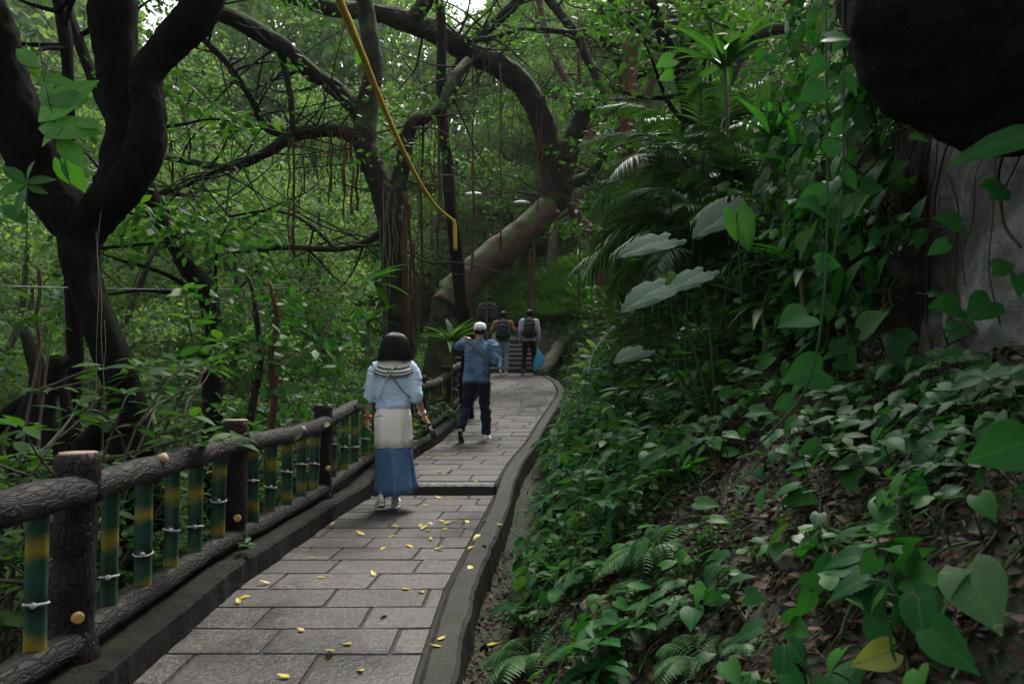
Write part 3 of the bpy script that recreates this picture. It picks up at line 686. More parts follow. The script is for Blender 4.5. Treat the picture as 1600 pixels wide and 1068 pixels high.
# ------------------------------------------------------------------ hero trees
def hanging(root, spec, mat, name='aerial_root', n=7):
    for x, y0, y1, D, w in spec:
        a, b_ = P(x, y0, D), P(x+random.uniform(-3, 3), y1, D)
        bf = Buf(); L = [a.lerp(b_, t/6) for t in range(7)]
        for q_ in L[1:-1]: q_.x += random.uniform(-1, 1)*.02*D/8; q_.y += random.uniform(-.03, .03)
        for s in range(max(1, int(w/1.6))):
            o = Vector((random.uniform(-1, 1), random.uniform(-1, 1), 0))*w*D/F*.4
            tube(bf, [q_+o*(.4+.6*random.random()) for q_ in L], [w*D/F*.22*random.uniform(.5, 1.2)/max(1, w/5)]*7, 5, 3, .2, 5, s)
        c = L[0]; o = Buf(); 
        ob = bf.build(name, mat, root); ob.location = -Vector(root.location)
def hero(name, base, label, limbs, mat, sp=None, spm=None, per=60, ls=.12, rad=.4, rots=()):
    root = empty(name, base); tag(root, label, 'tree'); bf = Buf(); b = Vector(base)
    for k, (pp, rr) in enumerate(limbs): tube(bf, [p-b for p in pp], rr, 30 if max(rr) > .09 else 10, 12 if max(rr) > .09 else 7, .13, 3, k*4.1, .05 if max(rr) > .05 else .1, True, .10 if max(rr) > .09 else 0.)
    bf.build('trunk', mat, root)
    if sp:
        bc = Buf(); bt = Buf()
        sprays(bc, [p-b for p in sp], rad, per, ls, SMALL, .45); bc.build('crown', spm or M['leaf_mid'], root)
    return root
def twigs_from(limb, n, L, r0=.02):
    out = []
    for k in range(n):
        i = random.randrange(1, len(limb)); p = limb[i-1].lerp(limb[i], random.random())
        d = Vector((random.uniform(-1,1), random.uniform(-.6,.6), random.uniform(-.5,.8))).normalized(); q_ = [p]
        for s in range(4):
            d = (d+Vector((random.uniform(-.4,.4), random.uniform(-.3,.3), random.uniform(-.3,.3)))).normalized(); q_.append(q_[-1]+d*L/4)
        out.append((q_, [r0, r0*.8, r0*.6, r0*.4, r0*.2]))
    return out
random.seed(21)
# the big dark fig at the left
D = 4.9
b0 = P(205, 840, D); b0.z = gz(b0.x, b0.y)
tr = [Vector(b0)-Vector((0,0,.4)), b0+Vector((0,0,.1))]+pts((205,700,D), (185,600,D), (150,480,D), (128,390,D), (140,330,D))
l1 = pts((135,360,D), (90,300,D), (45,210,D-.1), (5,100,D-.2), (-40,-20,D-.3), (-120,-200,D-.4))
l2 = pts((150,340,D), (178,290,D+.05), (193,200,D+.1), (185,100,D+.1), (180,-30,D+.1), (170,-220,D+.2))
l3 = pts((140,345,D), (185,300,D-.05), (222,240,D-.1), (232,175,D-.1), (226,120,D-.1), (262,66,D-.1), (305,20,D-.1), (322,-40,D-.1), (320,-200,D))
rt = pts((190,640,D+.1), (140,700,D+.1), (90,800,D), (60,880,D-.1)); rt2 = pts((200,660,D-.1), (235,730,D-.1), (255,820,D-.2))
rt3 = pts((90,560,D+1), (60,640,D+.9), (70,760,D+.8))
rt4 = pts((100,600,D+1.1), (20,640,D+1), (-40,700,D+.8)); rt5 = pts((40,520,D+1.2), (60,600,D+1), (30,680,D+.9), (50,800,D+.8)); rt6 = pts((110,560,D+1), (120,650,D+.9), (100,720,D+.8), (110,820,D+.7))
limbs = [(tr, [.19,.16,.125,.105,.10,.12,.17]), (l1, [.14,.16,.165,.16,.15,.14]), (l2, [.12,.13,.125,.14,.145,.14]), (l3, [.12,.125,.12,.1,.105,.11,.12,.125,.12]), (rt, [.08,.1,.08,.07]), (rt2, [.09,.08,.08]), (rt3, [.06,.12,.16]), (rt4, [.05,.06,.07]), (rt5, [.04,.07,.08,.1]), (rt6, [.035,.04,.05,.05])]
sp = []
for e in range(46): sp.append(Vector((random.uniform(-5.5, -.6), random.uniform(.5, 7.5), random.uniform(5.6, 8.))))
for e in range(44): sp.append(Vector((random.uniform(-3.5, 4.5), random.uniform(-5, 3.6), random.uniform(5.2, 8.))))  # extra unseen clumps over the camera, added to shade the near ground
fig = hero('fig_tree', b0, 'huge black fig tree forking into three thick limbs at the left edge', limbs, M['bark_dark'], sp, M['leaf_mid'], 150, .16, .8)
random.seed(22)
hanging(fig, [(158,330,720,4.6,2.2), (150,360,640,4.65,1.5), (163,500,760,4.6,1.6)], M['vine_pale'], 'hanging_vine')
hanging(fig, [(60,420,640,5.4,6), (255,120,330,5.2,3), (270,160,260,5.3,2)], M['root'])
# the centre fig (tree A)
D = 11.
b0 = P(622, 600, D); b0.z = gz(b0.x, b0.y)
tr = [b0-Vector((0,0,.4)), b0+Vector((0,0,.2))]+pts((622,560,D), (620,480,D), (614,400,D), (612,340,D), (604,300,D))
a1 = pts((610,330,D), (590,275,D), (572,225,D), (575,160,D), (585,100,D), (575,30,D), (560,-60,D))
a2 = pts((574,215,D), (552,170,D), (520,138,D), (480,108,D-.3), (440,73,D-.6), (390,42,D-.9), (330,12,D-1.2), (260,-30,D-1.5))
a3 = pts((575,225,D), (535,205,D), (492,205,D), (455,213,D), (420,234,D), (354,260,D+.2), (303,253,D+.3), (243,243,D+.5), (190,250,D+.6))
a4 = pts((455,213,D), (415,200,D), (395,160,D-.2), (355,100,D-.4), (316,55,D-.5), (300,10,D-.5))
a5 = pts((612,330,D), (626,270,D), (640,215,D), (652,190,D), (690,168,D+.3), (708,125,D+.5), (735,92,D+.8))
a6 = pts((625,400,D), (598,368,D), (575,378,D), (530,389,D), (450,386,D), (355,394,D+.3))
a7 = pts((354,260,D+.2), (300,285,D+.3), (255,300,D+.3), (215,300,D+.4)); a8 = pts((440,73,D-.6), (455,140,D-.5), (458,205,D-.4))
a9 = pts((530,389,D), (480,350,D), (420,330,D+.2), (330,345,D+.4), (265,350,D+.6))
limbs = [(tr, [.35,.26,.23,.2,.19,.2,.2]), (a1, [.17,.17,.17,.15,.14,.13,.12]), (a2, [.12,.12,.12,.12,.13,.12,.11,.1]), (a3, [.1,.1,.11,.1,.075,.065,.055,.045,.03]),
    (a4, [.06,.06,.055,.05,.05,.05]), (a5, [.13,.12,.1,.1,.09,.09,.08]), (a6, [.06,.06,.05,.045,.045,.03]), (a7, [.04,.035,.03,.02]), (a8, [.05,.045,.04]), (a9, [.03,.028,.022,.02,.015])]
sp = []
for l in (a2, a3, a4, a5, a6, a9, a7):
    for t in twigs_from(l, 8, 2.4, .016)+twigs_from(l, 10, 1.2): limbs.append(t); sp += [t[0][-1]] if random.random() < .38 else []
for e in range(26): sp.append(Vector((random.uniform(-6, .5), random.uniform(6, 12.5), random.uniform(6.6, 9.))))
ta = hero('fig_tree', b0, 'dark fig tree above the woman, hung with strings of red brown aerial roots', limbs, M['bark'], sp, M['leaf_mid'], 60, .085, .42)
random.seed(23)
hanging(ta, [(632,300,545,10.7,13), (641,320,540,10.8,8), (648,380,530,10.9,5)], M['root'])
hanging(ta, [(540,190,300,10.8,9), (549,200,335,10.8,10), (556,210,330,10.9,6), (530,200,250,10.8,4), (524,205,290,10.8,3), (470,210,330,10.8,3), (458,215,400,10.6,6), (452,220,380,10.7,4), (500,208,270,10.8,3), (655,190,420,11,4), (662,185,520,11.2,5), (672,180,380,11.2,3), (590,60,180,11,3), (650,200,300,11,3), (684,170,450,11.3,5), (560,110,200,10.9,3), (478,208,300,10.8,4), (486,206,260,10.8,3), (512,205,320,10.8,4), (519,204,300,10.8,5), (535,200,345,10.7,5), (566,215,300,10.8,4), (430,225,300,10.9,3), (447,150,215,10.5,3), (463,120,200,10.5,3), (508,130,205,10.7,4), (515,135,215,10.7,3), (495,120,210,10.6,2), (360,262,330,11.1,3), (290,258,300,11.2,2), (680,175,300,11.2,4), (668,178,260,11.2,3), (700,150,260,11.4,3)], M['root'])
hanging(ta, [(598,300,520,10.6,1.4), (604,310,470,10.6,1.2), (608,300,540,10.6,1.5), (614,320,440,10.6,1.2), (594,340,500,10.6,1.3), (617,300,410,10.6,1.2), (600,290,520,10.55,1.1)], M['vine_pale'], 'hanging_vine')
# the leaning fig (tree B)
b0 = P(690, 540, 17.5); b0.z = gz(b0.x, b0.y)
tr = [b0-Vector((.3,0,.4)), b0]+pts((700,480,17.7), (728,438,18), (775,398,18.3), (822,358,18.6), (862,318,19), (876,290,19))
c1 = pts((862,325,19), (868,280,19), (858,230,18.8), (842,180,18.4), (815,130,18), (775,100,17.5), (730,80,17), (690,55,16.3), (640,35,15.5), (585,20,15), (520,12,14.5), (450,-6,14), (380,-40,13.5))
c2 = pts((872,310,19), (885,260,19), (898,210,18.8), (925,160,18.5), (972,128,18), (1020,104,17.6), (1075,82,17.2), (1140,70,17))
c3 = pts((968,132,18), (980,112,18), (966,78,17.8), (945,45,17.6), (946,10,17.4), (965,-40,17.2))
c4 = pts((850,-10,16), (880,30,16), (902,55,16), (918,95,16), (940,140,16), (975,190,16), (1005,228,16))
c5 = pts((880,290,19), (920,275,19), (945,235,18.8), (965,205,18.5), (1000,170,18.3)); c6 = pts((640,35,15.5), (665,5,15.3), (690,-40,15))
c7 = pts((725,85,17), (712,120,17), (705,160,17)); c8 = pts((740,60,17), (790,20,16.6), (830,-30,16.2)); c9 = pts((690,55,16.4), (755,62,16), (820,45,15.6), (905,50,15.5))
limbs = [(tr, [.5,.45,.4,.37,.34,.32,.32,.31]), (c1, [.3,.33,.31,.29,.28,.27,.25,.24,.22,.17,.15,.13,.1]), (c2, [.2,.24,.23,.2,.17,.15,.12,.08]), (c3, [.13,.2,.22,.2,.2,.2]),
    (c4, [.1,.1,.1,.09,.09,.08,.07]), (c5, [.15,.14,.12,.1,.06]), (c6, [.16,.16,.15]), (c7, [.15,.13,.09]), (c8, [.12,.11,.1]), (c9, [.06,.06,.05,.04])]
sp = []
for l in (c1, c2, c3, c4, c5, c8, c9):
    for t in twigs_from(l, 12, 1.8, .03): limbs.append(t); sp += [t[0][-1]] if random.random() < .2 else []
for e in range(10): sp.append(Vector((random.uniform(-5, 6), random.uniform(12, 21), random.uniform(9.8, 13.))))
tb = hero('fig_tree', b0, 'leaning fig tree with thick brown trunk arching over the stairs and path', limbs, M['bark_lean'], sp, M['leaf_mid'], 80, .10, .6)
for o in tb.children:
    if o.name.startswith('trunk'): o.data.materials[0] = M['bark']
random.seed(24)
hanging(tb, [(779,100,390,16.5,6), (783,110,360,16.6,3), (739,85,330,16.5,4), (757,95,300,16.5,3), (715,130,350,16.5,3), (700,70,260,16,3), (830,390,482,18,10), (905,300,500,17.5,5), (838,160,330,18,4), (846,180,300,18,5), (800,110,260,17.5,3), (690,60,330,16,4), (765,90,240,17,3), (855,230,390,18.5,4), (905,25,130,15.8,6), (740,240,420,17,5), (726,340,430,16,4), (870,330,420,18.5,3), (820,150,230,17.8,3), (625,40,160,15.3,3), (612,40,130,15.2,3), (893,160,330,18.6,3)], M['root'])
lean_extra = Buf(); 
tube(lean_extra, [p-Vector(b0) for p in pts((700,482,17.55), (728,439,17.8), (775,399,18.1), (822,359,18.4), (858,324,18.8))], [.425,.395,.365,.345,.30], 30, 12, .13, 3, 8., 0., True, .08)
lean_extra.build('bare_bark', M['bark_lean'], tb)
# slim dark trunk carrying the cable
random.seed(25)
def small_tree(name, label, trunk, rr, mat, TL=1.2, ls=.12, cat='tree', spm=None, tw=0, per=50):
    b = trunk[0].copy(); b.z = gz(b.x, b.y)
    limbs = [([b-Vector((0,0,.3))]+trunk, [rr[0]]+rr)]
    sp = []
    for t in twigs_from(trunk, tw, TL, rr[-1]*.5): limbs.append(t); sp += [t[0][-1], t[0][-2]]
    return hero(name, b, label, limbs, mat, sp or None, spm, per, ls, .4)
small_tree('slim_tree', 'slim dark bare trunk beside the path holding the end of the yellow cable', pts((731,560,13), (729,520,13), (716,430,13), (708,340,13), (700,260,13.1), (692,190,13.2), (688,120,13.3), (690,40,13.4), (680,-60,13.4)), [.12,.12,.11,.1,.1,.09,.09,.08,.08], M['bark_dark'])
small_tree('leaning_tree', 'dark leaning tree right behind the forked fig', pts((330,520,8.2), (292,410,8.2), (262,350,8.2), (235,300,8.2), (205,240,8.2), (160,150,8.3), (120,60,8.4), (85,-30,8.5)), [.1,.1,.09,.085,.08,.07,.06,.06], M['bark_dark'], tw=10)
small_tree('slim_tree', 'thin dark tree between the left edge and the forked fig', pts((118,400,7), (104,250,7), (106,130,7), (100,60,7), (80,-40,7)), [.07,.06,.05,.06,.05], M['bark_dark'], tw=8)
small_tree('straight_tree', 'upright red brown tree trunk right of the leaning fig', pts((992,430,14), (988,340,14), (984,270,14), (982,200,14), (985,100,14), (992,-20,14)), [.19,.18,.16,.14,.13,.12], M['root'], tw=8, spm=M['leaf_mid'])
small_tree('slim_tree', 'pair leaning pale trunk on the bank right of the red brown tree', pts((1012,330,12), (1014,240,12), (1012,170,12), (1030,80,12), (1060,-20,12)), [.09,.085,.08,.07,.06], M['bark_lean'], tw=8)
small_tree('slim_tree', 'dark tree leaning left above the palms on the bank', pts((1075,240,10), (1068,140,10), (1040,60,10), (1010,-20,10)), [.09,.09,.09,.08], M['bark_dark'], tw=6)
small_tree('slim_tree', 'dark upright tree next to the lance leaved rosette at the top of the bank', pts((1095,220,10.5), (1078,110,10.5), (1056,30,10.5), (1040,-50,10.5)), [.09,.08,.08,.07], M['bark'], tw=6)
small_tree('slim_tree', 'reddish small trunk right of the stairs below the leaning fig', pts((942,440,19), (930,372,19), (908,345,19), (893,318,19)), [.19,.17,.15,.12], M['root'])
small_tree('slim_tree', 'tree with a long bare bough reaching right over the top of the bank', pts((1120,200,10), (1140,110,10), (1165,72,10), (1205,46,10), (1250,46,10), (1300,55,10), (1370,40,10)), [.1,.1,.09,.08,.065,.06,.05], M['bark'], tw=8)
small_tree('slim_tree', 'pale trunk in the bright gap above the bank', pts((1245,220,15), (1248,120,15), (1258,40,15), (1262,-40,15)), [.13,.12,.11,.1], M['bark_lean'], tw=5)
small_tree('slim_tree', 'thin pale trunk leaning behind the leaning fig', pts((935,300,22), (915,190,22), (880,120,22), (850,40,22), (840,-40,22)), [.12,.12,.11,.1,.1], M['bark_lean'], tw=6)
small_tree('sapling', 'sapling with red brown stems behind the second fence post', pts((428,650,6.6), (424,600,6.6), (418,560,6.6), (430,500,6.6), (422,440,6.6)), [.03,.03,.027,.022,.012], M['root'], TL=.5, tw=12, per=14, ls=.1, spm=M['leaf_shrub'])
small_tree('sapling', 'thin sapling with several stems left of the third fence post', pts((388,680,6.9), (392,620,6.9), (402,560,6.9), (398,480,6.9), (385,430,6.9)), [.04,.035,.03,.025,.012], M['bark'], TL=.5, tw=12, per=14, ls=.1, spm=M['leaf_shrub'])
# ------------------------------------------------------------------ yellow cable, wire, lamps
M['cable'] = plain('yellow_sleeve', (.50,.30,.015), .45, 30, .4, .2)
bf = Buf(); cp = pts((500,-70,3.2), (530,0,3.6), (552,52,4.1), (572,100,4.8), (592,150,5.6), (610,192,6.4), (630,235,7.5), (652,278,8.9), (676,315,10.4), (694,333,11.6), (708,344,12.75))
tube(bf, cp, [.0215]*len(cp), 10, 8, .12, 14, 3.)
cb = bf.build('cable', M['cable'], None); tag(cb, 'thick yellow sleeved cable sagging from the top of the photo to the slim dark trunk', 'cable')
bf = Buf(); cq = pts((708,344,12.78), (710.5,352,12.82), (711,370,12.82), (711.5,391,12.82)); tube(bf, cq, [.03,.034,.034,.03], 8, 4, .08, 14, 3.); bf.build('cable_end', M['cable'], cb)
M['wire'] = plain('grey_wire', (.16,.17,.16), .6)
bf = Buf(); tube(bf, pts((-60,442,4.2), (0,446,4.6), (100,449,5.6), (200,451,6.6), (300,452,8), (420,450,10.), (560,446,13)), [.004]*7, 6, 6)
tag(bf.build('wire', M['wire']), 'thin grey wire strung level behind the fence at the left', 'wire')
M['lampw'] = plain('white_paint', (.62,.64,.64), .4)
for x, y, D, lab in ((748, 303, 21, 'small white street lamp head on a thin pole in the wood above the leaning trunk'), (822, 316, 23, 'small white street lamp head behind the bend of the leaning trunk')):
    p = P(x, y, D); pb = P(x+10, 440, D); r_ = empty('street_lamp', (p.x+.2, D, gz(p.x, D))); tag(r_, lab, 'street lamp'); o_ = Vector(r_.location)
    bf = Buf(); tube(bf, [(0,0,0), Vector((p.x+.25, D, p.z-.3))-o_, Vector((p.x+.15, D, p.z-.02))-o_, p-o_], [.03,.025,.02,.015], 8, 4); bf.build('pole', M['bark_far'], r_)
    bf = Buf(); ellipsoid(bf, p-o_+Vector((-.14,0,0)), (.24,.09,.055), 14, 8); bf.build('lamp_head', M['lampw'], r_)
# ------------------------------------------------------------------ plants of the bank
def hit(x, y, d0=1.0, d1=45):
    """where the line of sight through a pixel meets the ground"""
    D = d0
    while D < d1:
        p = P(x, y, D)
        if p.z <= gz(p.x, p.y): return p
        D += .02+D*.004
    return None
def gnormal(x, y):
    e = .12; return Vector((gz(x-e, y)-gz(x+e, y), gz(x, y-e)-gz(x, y+e), 2*e)).normalized()
def on_ground(name, parts, x, y, s, spin, label, cat, group, tilt=.75, up=0.):
    n = gnormal(x, y).lerp(Vector((0,0,1)), 1-tilt).normalized()
    root = empty(name, (x, y, gz(x, y)+up)); q_ = n.to_track_quat('Z', 'Y')
    from mathutils import Quaternion
    root.rotation_euler = (q_ @ Quaternion((0,0,1), spin)).to_euler(); root.scale = (s, s, s)
    tag(root, label, cat, group)
    for nm, me in parts: o = bpy.data.objects.new(nm, me); link(o); o.parent = root
    return root
def make_creeper(nl, ls, spread, mat, seed, tpl=HEART, h=.10):
    random.seed(seed); bs = Buf(); bl = Buf()
    a = random.uniform(0, 6.28); p = np.array([-spread*.6*math.cos(a), -spread*.6*math.sin(a), .015]); st = [p.copy()]
    for k in range(6):
        a += random.uniform(-.6, .6); p = p+np.array([math.cos(a), math.sin(a), 0])*spread/4.5; p[2] = .015+.03*random.random(); st.append(p.copy())
    tube(bs, st, [.0045]*7, 5, 3)
    for k in range(nl):
        b = st[1+k % 6]; a2 = random.uniform(0, 6.28); hh = h*random.uniform(.4, 1.3); r = h*random.uniform(.2, .9)
        e = b+np.array([math.cos(a2)*r, math.sin(a2)*r, hh]); m_ = (b+e)/2+np.array([0,0,hh*.3])
        tube(bs, [b, m_, e], [.0028, .0024, .002], 5, 3)
        a3 = a2+random.uniform(-.9, .9)
        d = np.array([math.cos(a3), math.sin(a3), random.uniform(-.45, .2)]); nn = np.array([-math.cos(a3)*.2, -math.sin(a3)*.2, 1])+rng.normal(size=3)*.28
        put_leaves(bl, tpl, [e], [d], [nn], ls*random.uniform(.55, 1.25), random.uniform(.8, 1.05))
    return [('stem', bs.mesh('stem', M['stem'])), ('leaves', bl.mesh('leaves', mat))]
def make_fern(nf, L, seed):
    random.seed(seed); bl = Buf(); bs = Buf()
    for f in range(nf):
        a = f*6.28/nf+random.uniform(-.3,.3); d = np.array([math.cos(a), math.sin(a), 0]); l = L*random.uniform(.7,1.15); pl = []
        for k in range(9):
            t = k/8; pl.append(d*l*t*.9+np.array([0,0,l*(.75*t-.8*t*t)+.01]))
        tube(bs, pl, list(np.linspace(.003,.001,9)), 4, 1)
        n = 15; side = np.cross(d, [0,0,1])
        for k in range(n):
            t = .14+.86*k/n; i = min(7, int(t*8)); b = pl[i]*(1-(t*8-i))+pl[i+1]*(t*8-i); w = l*.27*math.sin(math.pi*min(1, t*.93+.12))**.8
            for s in (-1, 1):
                put_leaves(bl, LANCE, [b], [side*s+d*.35], [(0,0,1)], w*random.uniform(.85,1.1), 1.9)
    return [('stem', bs.mesh('stem', M['stem'])), ('fronds', bl.mesh('fronds', M['fern']))]
def make_seedling(n, ls, h, seed, mat):
    random.seed(seed); bl = Buf(); bs = Buf()
    for s in range(3):
        x, y = random.uniform(-.06,.06), random.uniform(-.06,.06); hh = h*random.uniform(.6,1.2); t = np.array([x*1.6, y*1.6, hh])
        tube(bs, [(x,y,-.02), (x*1.2,y*1.2,hh*.5), t], [.004,.003,.002], 5, 3)
        for lv in (1., .6):
            a3 = np.arange(n)*6.283/n+random.random()*6; d3 = np.stack([np.cos(a3), np.sin(a3), rng.uniform(-.3,.3,n)], -1)
            put_leaves(bl, OVATE, np.tile(t*lv, (n,1)), d3, np.tile([0,0,1.], (n,1))+rng.normal(size=(n,3))*.3, ls*rng.uniform(.6,1.2,n), 1.15)
    return [('stem', bs.mesh('stem', M['stem'])), ('leaves', bl.mesh('leaves', mat))]
CR = [make_creeper(8, .115, .34, M['pothos'], 71), make_creeper(7, .10, .3, M['pothos'], 72), make_creeper(9, .09, .36, M['pothos'], 73), make_creeper(6, .12, .3, M['pothos_var'], 74), make_creeper(10, .08, .34, M['pothos'], 75)]
FE = [make_fern(7, .2, 81), make_fern(6, .16, 82), make_fern(8, .24, 83)]
SE = [make_seedling(5, .085, .13, 91, M['leaf_shrub']), make_seedling(6, .07, .16, 92, M['leaf_mid']), make_seedling(4, .11, .15, 93, M['pothos'])]
random.seed(41)
def bankspot(ymin, ymax, dmin, dmax, pw=1.):
    y = ymin+(ymax-ymin)*random.random()**pw; return Rx(y)+random.uniform(dmin, dmax), y
done = []
def sparse(x, y, d):
    if any((x-a)**2+(y-b)**2 < d*d for a, b in done): return False
    done.append((x, y)); return True
cnt = 0
for t in range(4000):
    if cnt >= 240: break
    y = 1.1+6.5*random.random()**1.5; d = random.uniform(.5, 3.0); x = Rx(y)+d
    if x/y > .72 or x > 1.72+max(0, y-4.6)*3 or (d < .9 and random.random() < .75 and y < 4): continue
    if y < 1.75: continue
    # barer litter patches low on the near bank
    if nz((x, y, 0), 1.7, 12) < (-.3 if y < 3.1 else -.08 if y < 4.6 and d < 1.5 else -.25): continue
    if y < 4.6 and d < 1.15 and random.random() < .6: continue
    if not sparse(x, y, .11+.02*y): continue
    i = random.choice([0,1,2,3,4,4,2]); s = random.uniform(.75, 1.15)*(1 if y < 4 else 1.2)
    on_ground('creeper', CR[i], x, y, s, random.uniform(0, 6.28), 'glossy heart leaved creeper sprawling over the bank' if i != 3 else 'yellow speckled heart leaved creeper sprawling over the bank', 'creeper',
        'green heart leaved creepers on the bank' if i != 3 else 'variegated creepers on the bank', .8, .0); cnt += 1
done = []; cnt = 0
for t in range(900):
    if cnt >= 85: break
    x, y = bankspot(2.3, 11, .3, 1.0, 1.3)
    if not sparse(x, y, .15): continue
    on_ground('fern', random.choice(FE), x, y, random.uniform(.9, 1.4)*(.7 if y < 3.4 else 1), random.uniform(0, 6.28), 'small bright green fern at the foot of the bank beside the gutter', 'fern', 'ferns along the gutter', .55); cnt += 1
done = []; cnt = 0
for t in range(1500):
    if cnt >= 130: break
    x, y = bankspot(2.0, 12, .3, 2.2, 1.1)
    if y < 5 and nz((x, y, 0), 1.7, 12) < .1: continue
    if x/y > .72 or x > 1.6: continue
    if not sparse(x, y, .16): continue
    on_ground('seedling', random.choice(SE), x, y, random.uniform(.7, 1.3)*(1+.04*y), random.uniform(0, 6.28), 'small leafy seedling growing out of the bank', 'seedling', 'seedlings on the bank', .6); cnt += 1
# creepers hanging over the upright end of the bank left of and around the wall
cnt = 0
for k in range(95):
    y = random.uniform(3.2, 6.4); z = random.uniform(1.6, 3.9); x = 1.70+.09*(z-1.3)+max(0, (y-4.4)*.18)
    if y < 3.45 and z < 2.6 and random.random() < .7: continue
    if z < gz(x, y): z = gz(x, y)+.1
    root = empty('creeper', (x-.03, y, z)); s = random.uniform(.9, 1.5); root.scale = (s, s, s); root.rotation_euler = (random.uniform(-.5,.5), -1.2+random.uniform(-.35,.35), random.uniform(-.7,.7))
    tag(root, 'creeper hanging down the steep top of the bank beside the concrete wall', 'creeper', 'creepers hanging beside the wall')
    for nm, me in random.choice(CR): o = bpy.data.objects.new(nm, me); link(o); o.parent = root
for k in range(48):
    y = random.uniform(3.15, 4.6); z = random.uniform(1.4, 3.4); x = 1.68+.09*(z-1.3)
    root = empty('creeper', (x, y, z)); s = random.uniform(.8, 1.2); root.scale = (s, s, s); root.rotation_euler = (random.uniform(-.5,.5), -1.25+random.uniform(-.3,.3), random.uniform(-.7,.7))
    tag(root, 'creeper hanging beside', 'creeper', 'creepers hanging beside the wall')
    for nm, me in random.choice(CR): o = bpy.data.objects.new(nm, me); link(o); o.parent = root
# face of earth and roots behind the hanging creepers
bf = Buf(); ysw = np.linspace(3.42, 11, 50); zsw = np.linspace(1.0, 3.7, 22); V = []
for y in ysw:
    for z in zsw:
        V.append([1.86+.25*(z-1.3)*(.35+.25*max(0,y-4.3))+.25*max(0,y-4.3)+.14*nz((0,y,z),1.6,7)+.05*nz((0,y,z),6,2)+max(0,z-3.3)*2.5, y, z])
bf.add(V, [(i*22+k, i*22+k+1, (i+1)*22+k+1, (i+1)*22+k) for i in range(49) for k in range(21)])
tag(bf.build('earth_bank', M['soil']), kind='structure')
# ground cover
def cover(name, n, yr, dr, size, hmax, tpl, mat, side=1, pw=1., dens=None, nup=.9, wide=1.):
    bf = Buf(); ps = []; hs_ = []
    while len(ps) < n:
        y = yr[0]+(yr[1]-yr[0])*random.random()**pw; d = random.uniform(*dr)
        x = Rx(y)+d if side > 0 else Lx(y)-.5-d
        if abs(x) > .8*y+.6: 
            if random.random() < .97: continue
        if dens and not dens(x, y, d): continue
        ps.append((x, y, gz(x, y)+random.random()**1.5*hmax))
    ps = np.array(ps); nrm = np.array([list(gnormal(a[0], a[1])) for a in ps]) if n < 50000 else np.tile([0,0,1.], (n,1))
    d = rdir(n); d[:, 2] *= .35; nn = nrm*nup+rng.normal(size=(n,3))*.4
    put_leaves(bf, tpl, ps, d, nn, rng.uniform(size[0], size[1], n), wide)
    return tag(bf.build(name, mat), kind='stuff')
random.seed(77)
cover('leaf_litter', 26000, (.8, 6.5), (.0, 2.6), (.022, .062), .02, OVATE, M['litter'], dens=lambda x, y, d: x < 1.85 and (d > .25 or random.random() < .5), nup=1.4, wide=1.1)
cover('leaf_litter', 2500, (2, 16), (.02, .5), (.02, .045), .01, OVATE, M['litter'], nup=2.)
cover('ground_cover', 20000, (4.0, 20), (.42, 4.0), (.04, .10), .25, OVATE, M['leaf_mid'], pw=1.2, dens=lambda x, y, d: nz((x,y,0), 1.5, 5) > -.35)
cover('ground_cover', 2600, (1.8, 4.6), (.5, 2.2), (.02, .05), .07, SMALL, M['leaf_mid'], dens=lambda x, y, d: x < 1.7 and nz((x,y,0), 2.2, 5) > .18)
cover('ground_cover', 22000, (4.5, 22), (.5, 4.5), (.06, .14), .75, OVATE, M['leaf_shrub'], pw=1.1, dens=lambda x, y, d: nz((x,y,0), 1.1, 9) > -.2)
cover('ground_cover', 14000, (1.5, 24), (.0, 9), (.05, .12), .35, OVATE, M['leaf_mid'], side=-1)
cover('ground_cover', 7000, (10, 21), (.22, 1.2), (.05, .11), .12, OVATE, M['leaf_mid'])
cover('leaf_litter', 3000, (9, 21), (.1, 1.6), (.03, .08), .02, OVATE, M['litter'], nup=1.5)
cover('moss', 9000, (2.2, 18), (.2, .5), (.008, .022), .012, SMALL, M['fern'], dens=lambda x, y, d: nz((x,y,0), 2.6, 15) > .05)
# wider carpet of the wood floor
bf = Buf(); n = 30000; ps = []
while len(ps) < n:
    y = 14+34*random.random()**1.2; x = random.uniform(-.8,.8)*y
    if abs(x-(Lx(y)+Jx(y))/2) < 1.2 and y < 29: continue
    ps.append((x, y, gz(x, y)+.7*random.random()**1.5))
d = rdir(n); d[:,2] *= .4; nn = rdir(n)*.7; nn[:,2] += .9
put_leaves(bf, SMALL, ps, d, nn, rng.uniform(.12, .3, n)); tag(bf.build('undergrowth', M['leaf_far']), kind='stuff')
# far wood that closes the view
bf = Buf(); nc_ = 2600; n = nc_*80; yc = rng.uniform(42, 70, nc_); xc = rng.uniform(-.85, .85, nc_)*yc; wc = rng.random(nc_)
y = np.repeat(yc, 80)+rng.normal(size=n)*1.1; x = np.repeat(xc, 80)+rng.normal(size=n)*1.3; wv = np.repeat(wc, 80); z = np.array([gz(a, b_) for a, b_ in zip(x, y)])+0.; z = z+wv**1.1*np.maximum(8, 1.3+.55*y-z+3*np.sin(x*.35)+2*np.sin(x*.83+1))+rng.normal(size=n)*.55
k_ = ~((np.abs(x/y+.47) < .03) & (z > 1.3+.43*y)) & ~((np.abs(x/y-.33) < .03) & (np.abs(z-1.3-.37*y) < .035*y)); x, y, z = x[k_], y[k_], z[k_]; n = len(x)
d = rdir(n); nn = rdir(n)*.8; nn[:,2] += .4
put_leaves(bf, TINY, np.stack([x,y,z],-1), d, nn, rng.uniform(.42, .9, n)); tag(bf.build('far_wood', M['leaf_distant']), kind='stuff')
